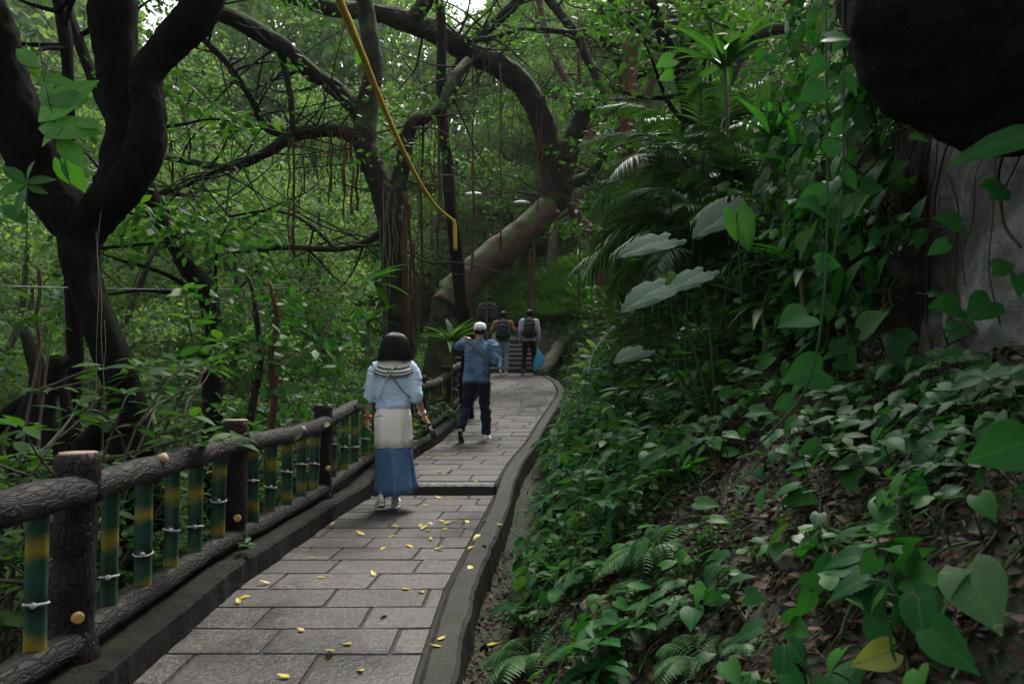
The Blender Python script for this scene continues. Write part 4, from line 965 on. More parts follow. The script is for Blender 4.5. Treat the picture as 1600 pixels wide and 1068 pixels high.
# grass clumps right of the stairs
bf = Buf(); ps = []; dd = []
random.seed(3)
for c in range(150):
    q_ = hit(random.uniform(812, 925), random.uniform(415, 510), 16)
    if q_ is None: continue
    for k in range(34):
        a = random.uniform(0, 6.28); ps.append((q_.x+random.gauss(0,.1), q_.y+random.gauss(0,.1), gz(q_.x, q_.y)-.03)); dd.append((math.cos(a)*.55-.3, math.sin(a)*.55-.2, 1.))
put_leaves(bf, BLADE, ps, dd, np.array([(-d_[0]-.01, -d_[1], .8) for d_ in dd]), rng.uniform(.55, 1.0, len(ps)), 1.7)
tag(bf.build('grass', M['grass']), kind='stuff')
# twigs and rootlets among the litter
bf = Buf(); random.seed(6)
for k in range(260):
    y = random.uniform(1.6, 5); x = Rx(y)+random.uniform(.25, 2.4)
    if x > 1.75: continue
    a = random.uniform(0, 6.28); l = random.uniform(.08, .35); q_ = []
    for j in range(5):
        xx, yy = x+math.cos(a)*l*j/4, y+math.sin(a)*l*j/4; a += random.uniform(-.4,.4); q_.append((xx, yy, gz(xx, yy)+.012+.02*random.random()))
    tube(bf, q_, [.0028]*5, 5, 2)
tag(bf.build('twigs', M['twig']), kind='stuff')
# roots on the wall
bf = Buf()
for k in range(15):
    y = random.uniform(2.1, 4.5) if k > 7 else random.uniform(3.2, 3.6); z = random.uniform(2., 3.0); q_ = []
    for j in range(8):
        q_.append((1.74+.05*(y-2)+.09*(z-1.3), y, z)); z -= random.uniform(.06, .2); y += random.uniform(-.12, .1)
    tube(bf, q_, [.006*random.uniform(.3, 1.)]*8, 5, 3, .2, 9)
tag(bf.build('wall_roots', M['root']), 'tangle of thin brown roots hanging down the concrete wall', 'roots')
# ------------------------------------------------------------------ palms, elephant ears, rosettes
def frond_mesh(L, seed):
    random.seed(seed); bf = Buf(); pl = []
    for k in range(12):
        t = k/11; pl.append(np.array([.04*math.sin(t*3+seed), L*t*(1-.12*t), L*(.55*t-.75*t*t)]))
    tube(bf, pl, list(np.linspace(.008,.002,12)), 5, 1); n = 30
    for k in range(n):
        t = .2+.8*k/n; i = min(10, int(t*11)); f = t*11-i; b = pl[i]*(1-f)+pl[i+1]*f; tg = pl[i+1]-pl[i]; tg /= np.linalg.norm(tg)
        for s in (-1, 1):
            d = np.array([s, 0, .12])*.95+tg*(.55+.6*t)+rng.normal(size=3)*.06
            put_leaves(bf, LANCE, [b], [d], [(-s*.25, -.1, 1)], L*.26*math.sin(math.pi*(.18+.74*t))**.6*random.uniform(.9,1.1), .62)
    return bf.mesh('frond', M['palm'])
FR = [frond_mesh(1.25, 1), frond_mesh(1.05, 2), frond_mesh(1.4, 3)]
def palm(x, y, D, n, s, label, zoff=0.):
    p = P(x, y, D); z = gz(p.x, p.y); root = empty('palm', (p.x, p.y, z)); tag(root, label, 'palm')
    h = max(.2, p.z-z); bf = Buf(); random.seed(int(x))
    for k in range(4): 
        a = k*1.6; tube(bf, [(math.cos(a)*.12, math.sin(a)*.12, -.1), (math.cos(a)*.08, math.sin(a)*.08, h*.5), (0,0,h)], [.02,.017,.012], 7, 3)
    bf.build('stem', M['stem'], root)
    for k in range(n):
        o = bpy.data.objects.new('frond', FR[k % 3]); link(o); o.parent = root
        o.location = (random.uniform(-.12,.12), random.uniform(-.12,.12), h*random.uniform(.55, 1.)); sc = s*random.uniform(.75,1.1); o.scale = (sc, sc, sc)
        o.rotation_euler = (random.uniform(-.25,.75), random.uniform(-.3,.3), k*2.4+random.uniform(-.3,.3))
palm(1100, 215, 6.9, 13, .95, 'tallest feathery palm in the thicket at the top of the bank')
palm(1045, 290, 7.2, 12, .85, 'feathery palm at the left edge of the bank thicket above the elephant ear leaves')
palm(1165, 255, 6.4, 12, .8, 'feathery palm in the middle of the bank thicket right of the tallest palm')
palm(1090, 330, 6.2, 11, .75, 'low feathery palm just above the large elephant ear leaves')
palm(1200, 330, 5.6, 9, .6, 'small feathery palm nearest the hanging creepers')
palm(1010, 380, 8.6, 11, .8, 'feathery palm drooping over the left side of the bank further up the path')
palm(1120, 300, 7.6, 11, .85, 'feathery palm behind the others on the bank, half hidden')
palm(1060, 200, 8.2, 11, .9, 'feathery palm behind the tallest one, leaning left over the bank')
palm(1150, 180, 7.6, 11, .85, 'feathery palm below the tall lance leaved rosette')
def big_leaf(root, base, tip, width, mat, hang=.3, stemto=None, name='leaf'):
    b, t = Vector(base), Vector(tip); L = (t-b).length; r0 = Vector(root.location); bf = Buf()
    cols = tuple(np.linspace(-1, 1, 13)); st = [(0,.2),(.04,.33),(.1,.4),(.18,.44),(.27,.455),(.37,.44),(.48,.4),(.6,.33),(.72,.25),(.83,.16),(.92,.08),(1,.004)]
    T, q_, uv = leaf_template(st, cols, .12, hang*.5, .2)
    for i in range(len(T)):
        e = abs(cols[i % 13]); T[i][2] += .025*math.sin(T[i][1]*26+i % 13)*e; T[i][0] *= 1+.05*math.sin(T[i][1]*33)*e; T[i][2] += .012*math.sin(T[i][1]*40-e*7)*(1-e*.3)
    put_leaves(bf, (T, q_, uv), [list(b-r0)], [list(t-b)], [(-.45,-.75,.8)], L, width)
    o = bf.build(name, mat, root)
    if stemto is not None:
        bs = Buf(); s_ = Vector(stemto)-r0; bb = b-r0+(t-b)*.02; mid = (s_+bb)/2+Vector((0,0,.12)); tube(bs, [s_, mid, bb], [.012,.009,.006], 7, 5); bs.build('petiole', M['stem'], root)
def ear_plant(x, y, D, leaves, label, mat, name='elephant_ear', cat='plant'):
    p = P(x, y, D); r_ = empty(name, (p.x, p.y, gz(p.x, p.y))); tag(r_, label, cat)
    for (xb, yb, db, xt, yt, dt, w) in leaves: big_leaf(r_, P(xb,yb,db), P(xt,yt,dt), w, mat, stemto=Vector(r_.location)+Vector((random.uniform(-.05,.05), 0, -.03)))
ear_plant(1110, 520, 5.2, [(1045,374,5.1,962,391,4.9,.72), (1165,322,5.2,1080,358,4.95,.75), (1235,268,5.3,1175,294,5.1,.7)], 'big elephant ear plant with three pale grey green leaves spreading left below the palms', M['elephant'])
ear_plant(1110, 560, 4.6, [(1040,446,4.6,968,478,4.4,.75), (1005,547,4.5,960,560,4.35,.8), (1100,425,4.7,1045,450,4.5,.7)], 'lower elephant ear plant with dark leaves at the middle of the bank', M['elephant'])
ear_plant(1170, 460, 4.9, [(1150,330,4.9,1172,392,4.85,.75)], 'single bright lime green leaf standing under the elephant ears', M['lime'], 'lime_leaf_plant')
ear_plant(1060, 500, 5.4, [(1040,430,5.4,1052,458,5.3,.9), (1075,438,5.4,1095,446,5.3,.8)], 'small bright lime green leaves beside the lower elephant ear', M['lime'], 'lime_leaf_plant')
def rosette(x, y, D, n, L, wide, label, mat, cat='plant', up=.5, name='rosette_plant', stem=True):
    p = P(x, y, D); z = gz(p.x, p.y); r_ = empty(name, (p.x, p.y, z)); tag(r_, label, cat); h = max(.1, p.z-z); bf = Buf(); random.seed(int(x*3+y))
    if stem: b2 = Buf(); tube(b2, [(0,0,-.1),(.02,0,h*.5),(0,0,h)], [.02,.018,.015], 7, 3); b2.build('stem', M['twig'], r_)
    a = np.arange(n)*2.4; el = rng.uniform(up-.5, up+1.3, n); d = np.stack([np.cos(a), np.sin(a), el], -1)
    put_leaves(bf, LANCE, np.tile([0,0,h], (n,1))+rng.normal(size=(n,3))*.015, d, np.stack([-np.cos(a), -np.sin(a), np.ones(n)*.8], -1), L*rng.uniform(.6,1.15,n), wide)
    bf.build('leaves', mat, r_)
rosette(1133, 105, 6.2, 16, .62, 1.15, 'tall lance leaved rosette plant rising above the palms at the top of the bank', M['leaf_shrub'], up=.7)
rosette(1205, 215, 5.2, 13, .4, 1.3, 'lance leaved rosette right of the palms with one bright upright leaf', M['pothos'], up=.7)
rosette(1255, 262, 4.8, 12, .38, 1.2, 'dark lance leaved rosette beside the hanging vine', M['pothos'], up=.4)
rosette(1190, 480, 4.6, 12, .3, 1.2, 'drooping lance leaved plant in the middle of the bank', M['leaf_shrub'], up=.1)
rosette(1250, 420, 4.2, 12, .28, 1.3, 'glossy lance leaved plant half hidden left of the wall', M['pothos'], up=.2)
rosette(705, 535, 12.4, 22, .72, 1.0, 'pale spiky rosette plant at the foot of the slim dark trunk', M['leaf_mid'], up=.45)
rosette(585, 440, 10.4, 14, .45, 1.8, 'light green climbing leaves clinging to the left of the centre fig', M['lime'], up=.1, stem=False)
rosette(575, 500, 9.8, 14, .4, 1.8, 'broad pale leaves beside the foot of the centre fig', M['leaf_mid'], up=.1)
M['fading'] = leaf_mat('fading_leaf', [(.16,.2,.03), (.2,.2,.03)], .4, .2, .3, vein=(.08,.14,.03), yellow=(.08,.12,.03))
# epiphytes on the left fig, big nearby leaves
def leafset(name, label, cat, spec, tpl, mat, stem=None, D0=None, wide=1., parts=True, grp=None):
    c = P(*spec[0][:2], spec[0][4] if len(spec[0]) > 4 else D0); r_ = empty(name, c); tag(r_, label, cat, grp); k = 0
    if stem: bs = Buf(); tube(bs, [P(*s)-c for s in stem], [.0026]*len(stem), 6, 6); bs.build('stem', M['stem'], r_)
    for (xb, yb, xt, yt, *rest) in spec:
        D = rest[0] if rest else D0; b, t = P(xb, yb, D), P(xt, yt, D-.02+.05*math.sin(k)); L = (t-b).length*(.8 if tpl is HEART and len(spec) > 3 else 1.); k += 1; bf = Buf()
        nn = (math.sin(k*2.)*.35-.15, -.95, .35+.2*math.sin(k*3.))
        put_leaves(bf, tpl, [list(b-c)], [list(t-b)], [nn], L, wide); bf.build('leaf', mat, r_)
leafset('fig_epiphyte', 'cluster of large bright green pointed leaves growing on the left limb of the dark fig', 'plant',
    [(60,190,140,115), (55,125,110,120), (85,170,60,125), (75,158,138,148), (60,200,150,195), (98,195,60,222), (90,215,130,255), (100,235,125,300), (85,245,105,290), (60,105,20,70), (118,190,155,192)], OVATE, M['lime'], [(60,60,3.6),(72,140,3.6),(92,215,3.6),(110,290,3.6)], 3.6, 1.2)
leafset('near_sprig', 'near sprig of long bright leaves at the left edge above the glossy shrub', 'plant',
    [(40,285,0,255), (40,285,85,275), (40,290,75,300), (40,288,-10,300), (42,285,45,250), (40,292,20,330), (5,320,40,345), (5,320,-20,350)], OVATE, M['leaf_shrub'], [(40,420,2.9),(42,340,2.9),(40,285,2.9)], 2.9, 1.1)
leafset('hanging_vine', 'near hanging vine with round green leaves in front of the bank, left of the wall', 'vine',
    [(1288,138,1240,155), (1289,300,1228,325), (1290,400,1285,425), (1275,410,1328,412), (1262,492,1212,502), (1285,578,1220,590), (1290,60,1340,52), (1290,95,1250,120), (1240,625,1195,640), (1291,235,1330,215), (1285,330,1250,300)], HEART, M['pothos'],
    [(1290,-30,1.75), (1291,100,1.7), (1293,300,1.65), (1286,480,1.6), (1262,600,1.6), (1212,668,1.62), (1190,690,1.65)], 1.65)
leafset('hanging_vine', 'slim hanging vine with dark leaves right of the nearer one', 'vine',
    [(1318,120,1350,150), (1320,190,1290,222), (1322,60,1290,85), (1318,270,1350,300)], HEART, M['pothos'], [(1316,-30,2.1), (1318,150,2.1), (1316,300,2.1), (1300,420,2.1)], 2.1)
leafset('wall_vine', 'thin green vine with a few leaves hanging in front of the concrete wall', 'vine',
    [(1500,350,1455,332), (1545,300,1600,290), (1480,380,1440,400), (1552,420,1600,410), (1500,480,1450,470), (1548,470,1510,500), (1590,430,1600,470)], HEART, M['pothos'], [(1556,220,2.3), (1552,330,2.3), (1545,420,2.3), (1563,505,2.3)], 2.3)
leafset('near_creeper_leaf', 'single large dark heart shaped leaf close to the camera at the right edge', 'plant', [(1600,690,1522,715)], HEART, M['pothos'], [(1620,900,1.15),(1625,780,1.15),(1600,690,1.15)], 1.15, 1.0)
leafset('yellowing_creeper', 'fading yellow green leaf low in the right corner beside a green heart leaf', 'plant', [(1395,1015,1335,1040)], HEART, M['fading'], None, 1.75, .8)
leafset('low_creeper', 'pair of large heart leaves low on the near bank in the right corner', 'plant', [(1412,945,1395,990), (1370,870,1335,905), (1410,870,1465,905), (1265,925,1250,975), (1165,930,1200,935)], HEART, M['pothos'], None, 1.85, .95)
leafset('round_leaf_sprig', 'two round bright leaves against the trunks at the top of the bank', 'plant', [(1052,92,1026,100), (1052,116,1028,122)], HEART, M['lime'], [(1054,180,5),(1053,120,5),(1050,90,5)], 5., 1.2)
leafset('lance_sprig', 'dark long leaf under the black rock at the right edge', 'plant', [(1640,205,1510,222), (1420,215,1470,208)], LANCE, M['pothos'], None, 1.9, 2.2)
# ------------------------------------------------------------------ air
HZ = .006
# pale hose on the bank
bf = Buf(); tube(bf, pts((960,510,8.2), (938,535,8.4), (925,560,8.6), (918,590,8.7)), [.016]*4, 8, 6); tag(bf.build('hose', plain('pale_hose', (.35,.37,.35), .5)), 'short pale grey hose curving down the bank among the leaves', 'hose')
# ------------------------------------------------------------------ fallen yellow leaves
random.seed(13)
YM = []
for k in range(4):
    bf = Buf(); put_leaves(bf, leaf_template([(0,.01),(.15,.14),(.35,.23),(.6,.2),(.82,.1),(1,.005)], (-1,-.5,0,.5,1), .15+.2*k/3, [.2,-.15,.3,-.3][k]), [(0,-.03,0)], [(0,1,0)], [(0,0,1)], .06)
    YM.append(bf.mesh('yellow_leaf', M['yellow']))
pix = [(380,933),(372,942),(413,913),(600,963),(690,1000),(681,1012),(443,1058),(563,1048),(540,1006),(515,1022),(470,987),(657,925),(598,857),(611,838),(686,858),(636,920),(487,873),(487,855),(503,903),(583,898),(735,888),(736,855),(745,838),(757,815),(662,790),(563,835),(540,797),(520,820),(690,815),(670,828),(690,838),(705,780),(640,853),(413,870),(850,880),(800,985),(832,968),(812,990),(770,1010)]
for k in range(50): pix.append((random.gauss(690, 60), random.uniform(600, 860)))
def on_path(x, y):
    D = 1.5
    while D < 19:
        p = P(x, y, D); z = zp(D) if Lx(D) < p.x < Rx(D) else gz(p.x, D)
        if p.z <= z+.004: return Vector((p.x, D, z))
        D += .02
    return None
for x, y in pix:
    p = on_path(x, y)
    if p is None or p.x < Lx(p.y)+.03: continue
    o = link(bpy.data.objects.new('fallen_leaf', random.choice(YM))); s = random.uniform(.7, 1.35)*(1+.03*p.y); o.scale = (s, s, s)
    o.location = (p.x, p.y, p.z+.010); o.rotation_euler = (random.uniform(-.12,.12)+.03, random.uniform(-.15,.15), random.uniform(0, 6.28))
    tag(o, 'small yellow fallen leaf lying on the wet ground', 'leaf', 'fallen yellow leaves')
# ------------------------------------------------------------------ people
M['skin'] = plain('skin', (.34,.19,.13), .5, 30, .15, .05)
M['skin'].node_tree.nodes['Principled BSDF'].inputs['Subsurface Weight'].default_value = .08
M['hair'] = rough_mat('black_hair', (.0025,.0025,.003), (.008,.0075,.008), 60, bs=.7, bd=.006, rough=.5, stretch=(1,1,.06), spec=.25)
def cloth(name, c, w=220., amt=.25, rough=.85): 
    m = plain(name, c, rough, w, amt, .25, .15); m.node_tree.nodes['Principled BSDF'].inputs['Sheen Weight'].default_value = .08; return m
M['knit'] = cloth('pale_blue_knit', (.50,.62,.76), 160, .12); M['cream'] = cloth('cream_cloth', (.80,.73,.66), 120, .1)
def denim(name, c1, c2, sc=7):
    m = rough_mat(name, c1, c2, sc, bs=.3, bd=.006, rough=.85, stretch=(1,1,.35), spec=.15); return m
M['denim'] = denim('blue_denim', (.03,.08,.17), (.12,.21,.33)); M['denim_j'] = denim('denim_jacket', (.05,.10,.17), (.13,.21,.30), 9)
M['jeans'] = denim('light_jeans', (.18,.26,.34), (.33,.43,.52)); M['jeans_d'] = denim('dark_jeans', (.02,.035,.06), (.05,.08,.12))
M['navy'] = cloth('navy_cloth', (.013,.015,.032)); M['blackc'] = cloth('black_cloth', (.008,.008,.009)); M['tan'] = cloth('tan_cloth', (.18,.10,.05))
M['lav'] = cloth('pale_lavender_shirt', (.42,.42,.5)); M['olive'] = cloth('olive_shirt', (.045,.045,.032)); M['teal'] = cloth('dark_teal_pack', (.015,.025,.03)); M['packol'] = cloth('olive_pack', (.03,.028,.02)); M['packbk'] = cloth('black_pack', (.012,.013,.015))
M['white_shoe'] = plain('white_shoe', (.8,.8,.78), .6, 40, .15); M['sole'] = plain('shoe_sole', (.55,.55,.53), .7, 60, .2); M['sole_d'] = plain('dark_sole', (.02,.02,.02), .7, 60, .3); M['cap'] = cloth('white_cap', (.8,.78,.8)); M['shoe_b'] = plain('beige_shoe', (.62,.57,.53), .7, 40, .2)
M['darkshoe'] = plain('dark_shoe', (.02,.02,.022), .6)
M['red'] = plain('red_band', (.35,.02,.02), .5); M['metal'] = plain('steel', (.5,.5,.5), .3, metal=.8); M['blackpl'] = plain('black_plastic', (.01,.01,.011), .3)
M['bluebag'] = plain('blue_plastic', (.05,.32,.5), .4, 12, .3, .5); M['brownl'] = plain('brown_leather', (.09,.04,.03), .6); M['eye'] = plain('eye', (.5,.5,.5), .2)
M['strapw'] = plain('pale_strap', (.5,.5,.48), .6); M['strapg'] = plain('green_strap', (.02,.09,.08), .6)
m, nt, b, o = nodes('striped_collar'); M['collar'] = m
at = N(nt, 'Attribute', attribute_name='luv'); sx = N(nt, 'SeparateXYZ'); nt.links.new(at.outputs['Vector'], sx.inputs[0])
r_ = ramp(nt, [(0, (.6,.55,.48)), (.52, (.01,.01,.012)), (.575, (.6,.55,.48)), (.66, (.01,.01,.012)), (.715, (.6,.55,.48)), (.785, (.01,.01,.012)), (.84, (.6,.55,.48)), (.955, (.01,.01,.012))], sx.outputs[1], 'CONSTANT')
nt.links.new(r_.outputs[0], b.inputs['Base Color']); b.inputs['Roughness'].default_value = .85
def V3(*a): return Vector(a)
def hand(bf, w, d, n, th, s=1., curl=.5):
    """w wrist, d pointing, n palm normal (towards which fingers curl), th side of the thumb"""
    w, d, n, th = V3(*w), V3(*d).normalized(), V3(*n).normalized(), V3(*th)
    th = (th-d*th.dot(d)-n*th.dot(n)).normalized()
    for k in range(3):
        o = th*(k-1)*.022*s; tube(bf, [w+o*.5, w+d*.045*s+o, w+d*.088*s+o], [.017*s,.0165*s,.0145*s], 8, 3)
    for k, L in enumerate((.066, .074, .069, .055)):
        p = w+d*.088*s+th*(.029-.019*k)*s; a = .25; q_ = [p-d*.01*s, p]
        for j, f in enumerate((.45, .32, .23)):
            a += curl*(.6+.18*k+.25*j); dd = d*math.cos(a)+n*math.sin(a); p = p+dd*L*f*s; q_.append(p)
        tube(bf, q_, [.0085*s,.009*s,.0082*s,.0074*s,.0062*s], 8, 2)
    p = w+d*.028*s+th*.027*s; dd = (d*.75+th*.65+n*.35).normalized(); q_ = [p, p+dd*.032*s, p+dd*.032*s+(d*.9+n*.45+th*.1).normalized()*.028*s, p+dd*.032*s+(d*.8+n*.7).normalized()*.05*s]
    tube(bf, q_, [.0125*s,.011*s,.0095*s,.007*s], 8, 3)
def body(root, J, mat_skin=None, s=1.):
    """one continuous skin: torso, neck, head with face, arms with hands, legs with feet; facing +Y"""
    bf = Buf(); H = V3(*J['head']); nk = V3(*J['neck']); pv = V3(*J['pelvis'])
    ch = nk.lerp(pv, .35)
    loft(bf, [(pv.x, pv.y, pv.z-.09, .09, .08), (pv.x, pv.y, pv.z, .15, .105), (pv.lerp(nk,.3).x, pv.lerp(nk,.3).y, pv.z+.3*(nk.z-pv.z), .12, .09), (ch.x, ch.y, ch.z, .15, .1), (nk.x, nk.y, nk.z-.1, .15, .085), (nk.x, nk.y, nk.z-.04, .10, .06), (nk.x, nk.y, nk.z, .05, .05)], 20)
    tube(bf, [nk-V3(0,0,.06), nk, H-V3(0,.01,.07)], [.055,.052,.052], 14, 3)
    ellipsoid(bf, H+V3(0,-.008,.02), (.074,.092,.098), 24, 16); ellipsoid(bf, H+V3(0,.03,-.045), (.055,.062,.07), 20, 12)
    ellipsoid(bf, H+V3(0,.09,-.02), (.012,.016,.022), 10, 8); ellipsoid(bf, H+V3(0,.082,-.058), (.024,.012,.009), 10, 8); ellipsoid(bf, H+V3(0,.075,-.098), (.022,.018,.016), 10, 8)
    for sx_ in (-1, 1):
        ellipsoid(bf, H+V3(sx_*.076,-.002,-.012), (.012,.02,.032), 10, 8); ellipsoid(bf, H+V3(sx_*.032,.078,.022), (.022,.012,.008), 10, 6)
    for sd in ('L', 'R'):
        sh, el, wr = (V3(*J[sd+k]) for k in ('sh', 'el', 'wr'))
        tube(bf, [nk.lerp(sh,.6)-V3(0,0,.03), sh, sh.lerp(el,.5), el, el.lerp(wr,.35), wr], [.05,.052,.044,.036,.037,.026], 12, 4)
        hand(bf, wr, J[sd+'hd'], J[sd+'hn'], J[sd+'ht'], .95, J.get(sd+'curl', .5))
        hp, kn, an = (V3(*J[sd+k]) for k in ('hip', 'kn', 'an'))
        tube(bf, [hp+V3(0,0,.06), hp, hp.lerp(kn,.5), kn, kn.lerp(an,.35), an], [.07,.082,.068,.05,.052,.034], 12, 4)
        t = V3(*J[sd+'toe']); tube(bf, [an+V3(0,-.02,-.0), an+(t-an)*.3-V3(0,0,.03), t], [.036,.036,.022], 10, 3)
    o = remeshed('body', bf, .0075, M['skin'], root, 3)
    for sx_ in (-1, 1):
        b2 = Buf(); ellipsoid(b2, H+V3(sx_*.032,.076,.008), (.012,.012,.010), 10, 8); b2.build('eye', M['eye'], root)
    return o
def shoe(root, heel, toe, mat, sole, roll=0., L=None):
    h, t = V3(*heel), V3(*toe); d = (t-h); L = L or d.length; yaw = math.atan2(-d.x, d.y); pitch = math.asin(max(-1, min(1, d.z/d.length)))
    bf = Buf(); w = .042
    ellipsoid(bf, (0,.05,.045), (.034,.05,.05), 16, 10); ellipsoid(bf, (0,L*.55,.035), (.038,L*.3,.04), 16, 10); ellipsoid(bf, (0,L*.78,.032), (w,L*.23,.032), 16, 10); tube(bf, [(0,.05,.05), (0,.05,.095)], [.036,.038], 14, 2)
    o = remeshed('shoe', bf, .009, mat, root, 3); o.location = h; o.rotation_euler = (pitch, roll, yaw)
    b2 = Buf(); ring = []
    for k in range(24):
        a = k/24*2*math.pi; y = L*.5+L*.53*math.cos(a); ww = (.036 if y < L*.4 else .045)*abs(math.sin(a))**.7*(1 if math.sin(a) > 0 else -1); ring.append((ww, y))
    V = [[x, y, z+(.012 if y > L*.9 else 0)] for z in (-.004, .012, .022) for x, y in ring]
    q_ = [(j*24+k, j*24+(k+1)%24, (j+1)*24+(k+1)%24, (j+1)*24+k) for j in range(2) for k in range(24)]
    V += [[0, L*.5, -.004], [0, L*.5, .022]]; tt = []
    for k in range(24): tt += [(72, k, (k+1)%24), (73, 48+(k+1)%24, 48+k)]
    b2.add(V, q_, tt); s_ = b2.build('sole', M['sole'] if sole is M['sole_d'] and mat is not M['darkshoe'] else sole, o)
    if sole is M['sole_d'] and mat is not M['darkshoe']:
        for ya, yb, ww in ((.02, .3, .024), (.38, .62, .026), (.66, .92, .03)):
            b4 = Buf(); boxb(b4, (0, L*(ya+yb)/2, -.005), (ww*2, L*(yb-ya), .007)); b4.build('tread', sole, o)
    if mat is not M['darkshoe']:
        b3 = Buf()
        for k in range(4): tube(b3, [(-.022,L*.4+k*.02,.07-.004*k), (0,L*.4+k*.02,.079-.005*k), (.022,L*.4+k*.02,.07-.004*k)], .003, 5, 2)
        b3.build('laces', sole, o)
    return o
def trousers(root, J, mat, wid=1., seed=0., hem=.05, folds=.016, waist=.1):
    bf = Buf(); pv = V3(*J['pelvis'])
    loft(bf, [(pv.x, pv.y, pv.z-.10, .13, .11), (pv.x, pv.y-.01, pv.z-.03, .165, .125), (pv.x, pv.y, pv.z+.04, .155, .115), (pv.x, pv.y, pv.z+waist, .14, .105)], 20)
    for sd in ('L', 'R'):
        hp, kn, an = (V3(*J[sd+k]) for k in ('hip', 'kn', 'an')); e = an.lerp(kn, hem)
        tube(bf, [hp+V3(0,0,.02), hp-V3(0,0,.06), hp.lerp(kn,.5), kn, kn.lerp(an,.5), e], [.09,.098*wid,.086*wid,.07*wid,.066*wid,.06*wid], 16, 5)
    return remeshed('trousers', bf, .011, mat, root, 3, folds, 9, seed, zs=1.5)
def top_garment(root, J, name, mat, hemz, w=1., sleeve=1., folds=.014, seed=0., cuffr=.04, puff=1., flare=1., voxel=.011):
    bf = Buf(); nk = V3(*J['neck']); pv = V3(*J['pelvis']); zt = nk.z; hz = hemz
    def at(z):
        t = (z-pv.z)/(nk.z-pv.z); return pv.lerp(nk, t)
    prof = [(hz, .168*w*flare, .122*w), (hz+.04, .178*w*flare, .13*w), (hz+.2*(zt-hz), .172*w, .125*w), (hz+.5*(zt-hz), .18*w, .125*w), (zt-.14, .19*w, .115*w), (zt-.075, .175*w, .095*w), (zt-.035, .11*w, .08), (zt-.0, .065, .062)]
    loft(bf, [(at(z).x, at(z).y-.012, z, rx, ry) for z, rx, ry in prof], 26)
    for sd in ('L', 'R'):
        sh, el, wr = (V3(*J[sd+k]) for k in ('sh', 'el', 'wr'))
        if sleeve >= 1: e = el.lerp(wr, .9*min(1, sleeve)); q_ = [nk.lerp(sh,.55)-V3(0,0,.04), sh, sh.lerp(el,.5), el, el.lerp(e,.5), e]; rr_ = [.06,.072*puff,.064*puff,.056*puff,.05*puff,cuffr]
        else: e = el.lerp(wr, sleeve); q_ = [nk.lerp(sh,.55)-V3(0,0,.05), sh-V3(0,0,.01), sh.lerp(el,.5), el, e]; rr_ = [.065,.08*puff,.078*puff,.072*puff,cuffr]
        tube(bf, q_, rr_, 16, 5)
    return remeshed(name, bf, voxel, mat, root, 3, folds, 8, seed)
def person(p, rz, label):
    r_ = empty('person', p, rz); tag(r_, label, 'person'); return r_
def child(root, bf, name, mat, parent=None): o = bf.build(name, mat, parent or root); return o
# ---- the woman
D = 6.95; X0 = (615-800)/F*D
w = person((X0, D, zp(D)), 0, 'woman with black bob, pale blue jumper and long cream and denim skirt, walking away')
w.scale = (.93, .95, 1)
J = dict(head=(.015,.0,1.465), neck=(.01,0,1.335), pelvis=(-.005,0,.88),
    Lsh=(-.165,0,1.27), Lel=(-.222,-.03,1.035), Lwr=(-.255,.02,.825), Lhd=(-.03,.12,-1), Lhn=(1,.1,0), Lht=(.1,1,0), Lcurl=.45,
    Rsh=(.175,0,1.27), Rel=(.225,-.04,1.035), Rwr=(.285,.06,.845), Rhd=(.5,.3,-.75), Rhn=(-.5,.2,-.6), Rht=(-.1,1,.2), Rcurl=.75,
    Lhip=(-.08,0,.84), Lkn=(-.06,.0,.46), Lan=(-.075,-.13,.14), Ltoe=(-.13,.0,.035),
    Rhip=(.08,0,.84), Rkn=(.03,.14,.46), Ran=(.0,.17,.09), Rtoe=(.0,.33,.03))
body(w, J)
top_garment(w, J, 'jumper', M['knit'], .905, .93, .28, .024, 3., .050, .88, 1.03)
bf = Buf(); fold = lambda A, n, ph: (lambda t, a: 1+A*t*(math.sin(a*n+ph)+.5*math.sin(a*(n*2-3)+ph*2+t*2))+.01*math.sin(a*3+t*4))
loft(bf, [(0,0,.955,.135,.105), (0,-.005,.90,.16,.125), (.0,-.012,.84,.175,.142), (0,-.012,.78,.178,.146), (.002,-.01,.72,.177,.146), (.002,-.008,.64,.178,.15), (.003,-.005,.562,.181,.155)], 120, True, lambda t, a: 1+.045*t*(math.sin(a*6+1+t)+.6*math.sin(a*11+2-t*2))+.012*math.sin(a*3+t*9))
child(w, bf, 'cream_skirt_panel', M['cream'])
bf = Buf(); loft(bf, [(.002,-.005,.572,.178,.148), (.008,-.002,.50,.18,.158,0,.02), (.016,0,.42,.183,.17,.03,.04), (.026,.005,.32,.188,.18,.07,.06), (.036,.01,.23,.194,.19,.10,.08), (.042,.012,.165,.20,.2,.13,.1)], 140, True, fold(.085, 9, 2.))
child(w, bf, 'denim_skirt_panel', M['denim'])
shoe(w, (-.06,-.20,.075), (-.14,.035,.012), M['shoe_b'], M['sole'], .08, .26); shoe(w, (-.0,.10,.008), (.0,.34,.008), M['shoe_b'], M['sole'], 0, .24)
bf = Buf(); jz = lambda t, a: 1+.03*math.sin(a*17)*t+.02*math.sin(a*7+2)
loft(bf, [(.015,-.008,1.592,.012,.015), (.015,-.01,1.587,.05,.06), (.015,-.012,1.565,.088,.10), (.015,-.015,1.53,.115,.12), (.015,-.018,1.48,.133,.130), (.015,-.02,1.43,.147,.132), (.015,-.022,1.385,.157,.130), (.015,-.022,1.352,.163,.126), (.015,-.02,1.345,.150,.11), (.015,-.01,1.35,.07,.05)], 80, False, jz)
random.seed(4)
bp_ = [(1.590,.03,.03), (1.565,.088,.10), (1.53,.115,.12), (1.48,.133,.130), (1.43,.147,.132), (1.385,.157,.130), (1.345,.163,.126)]
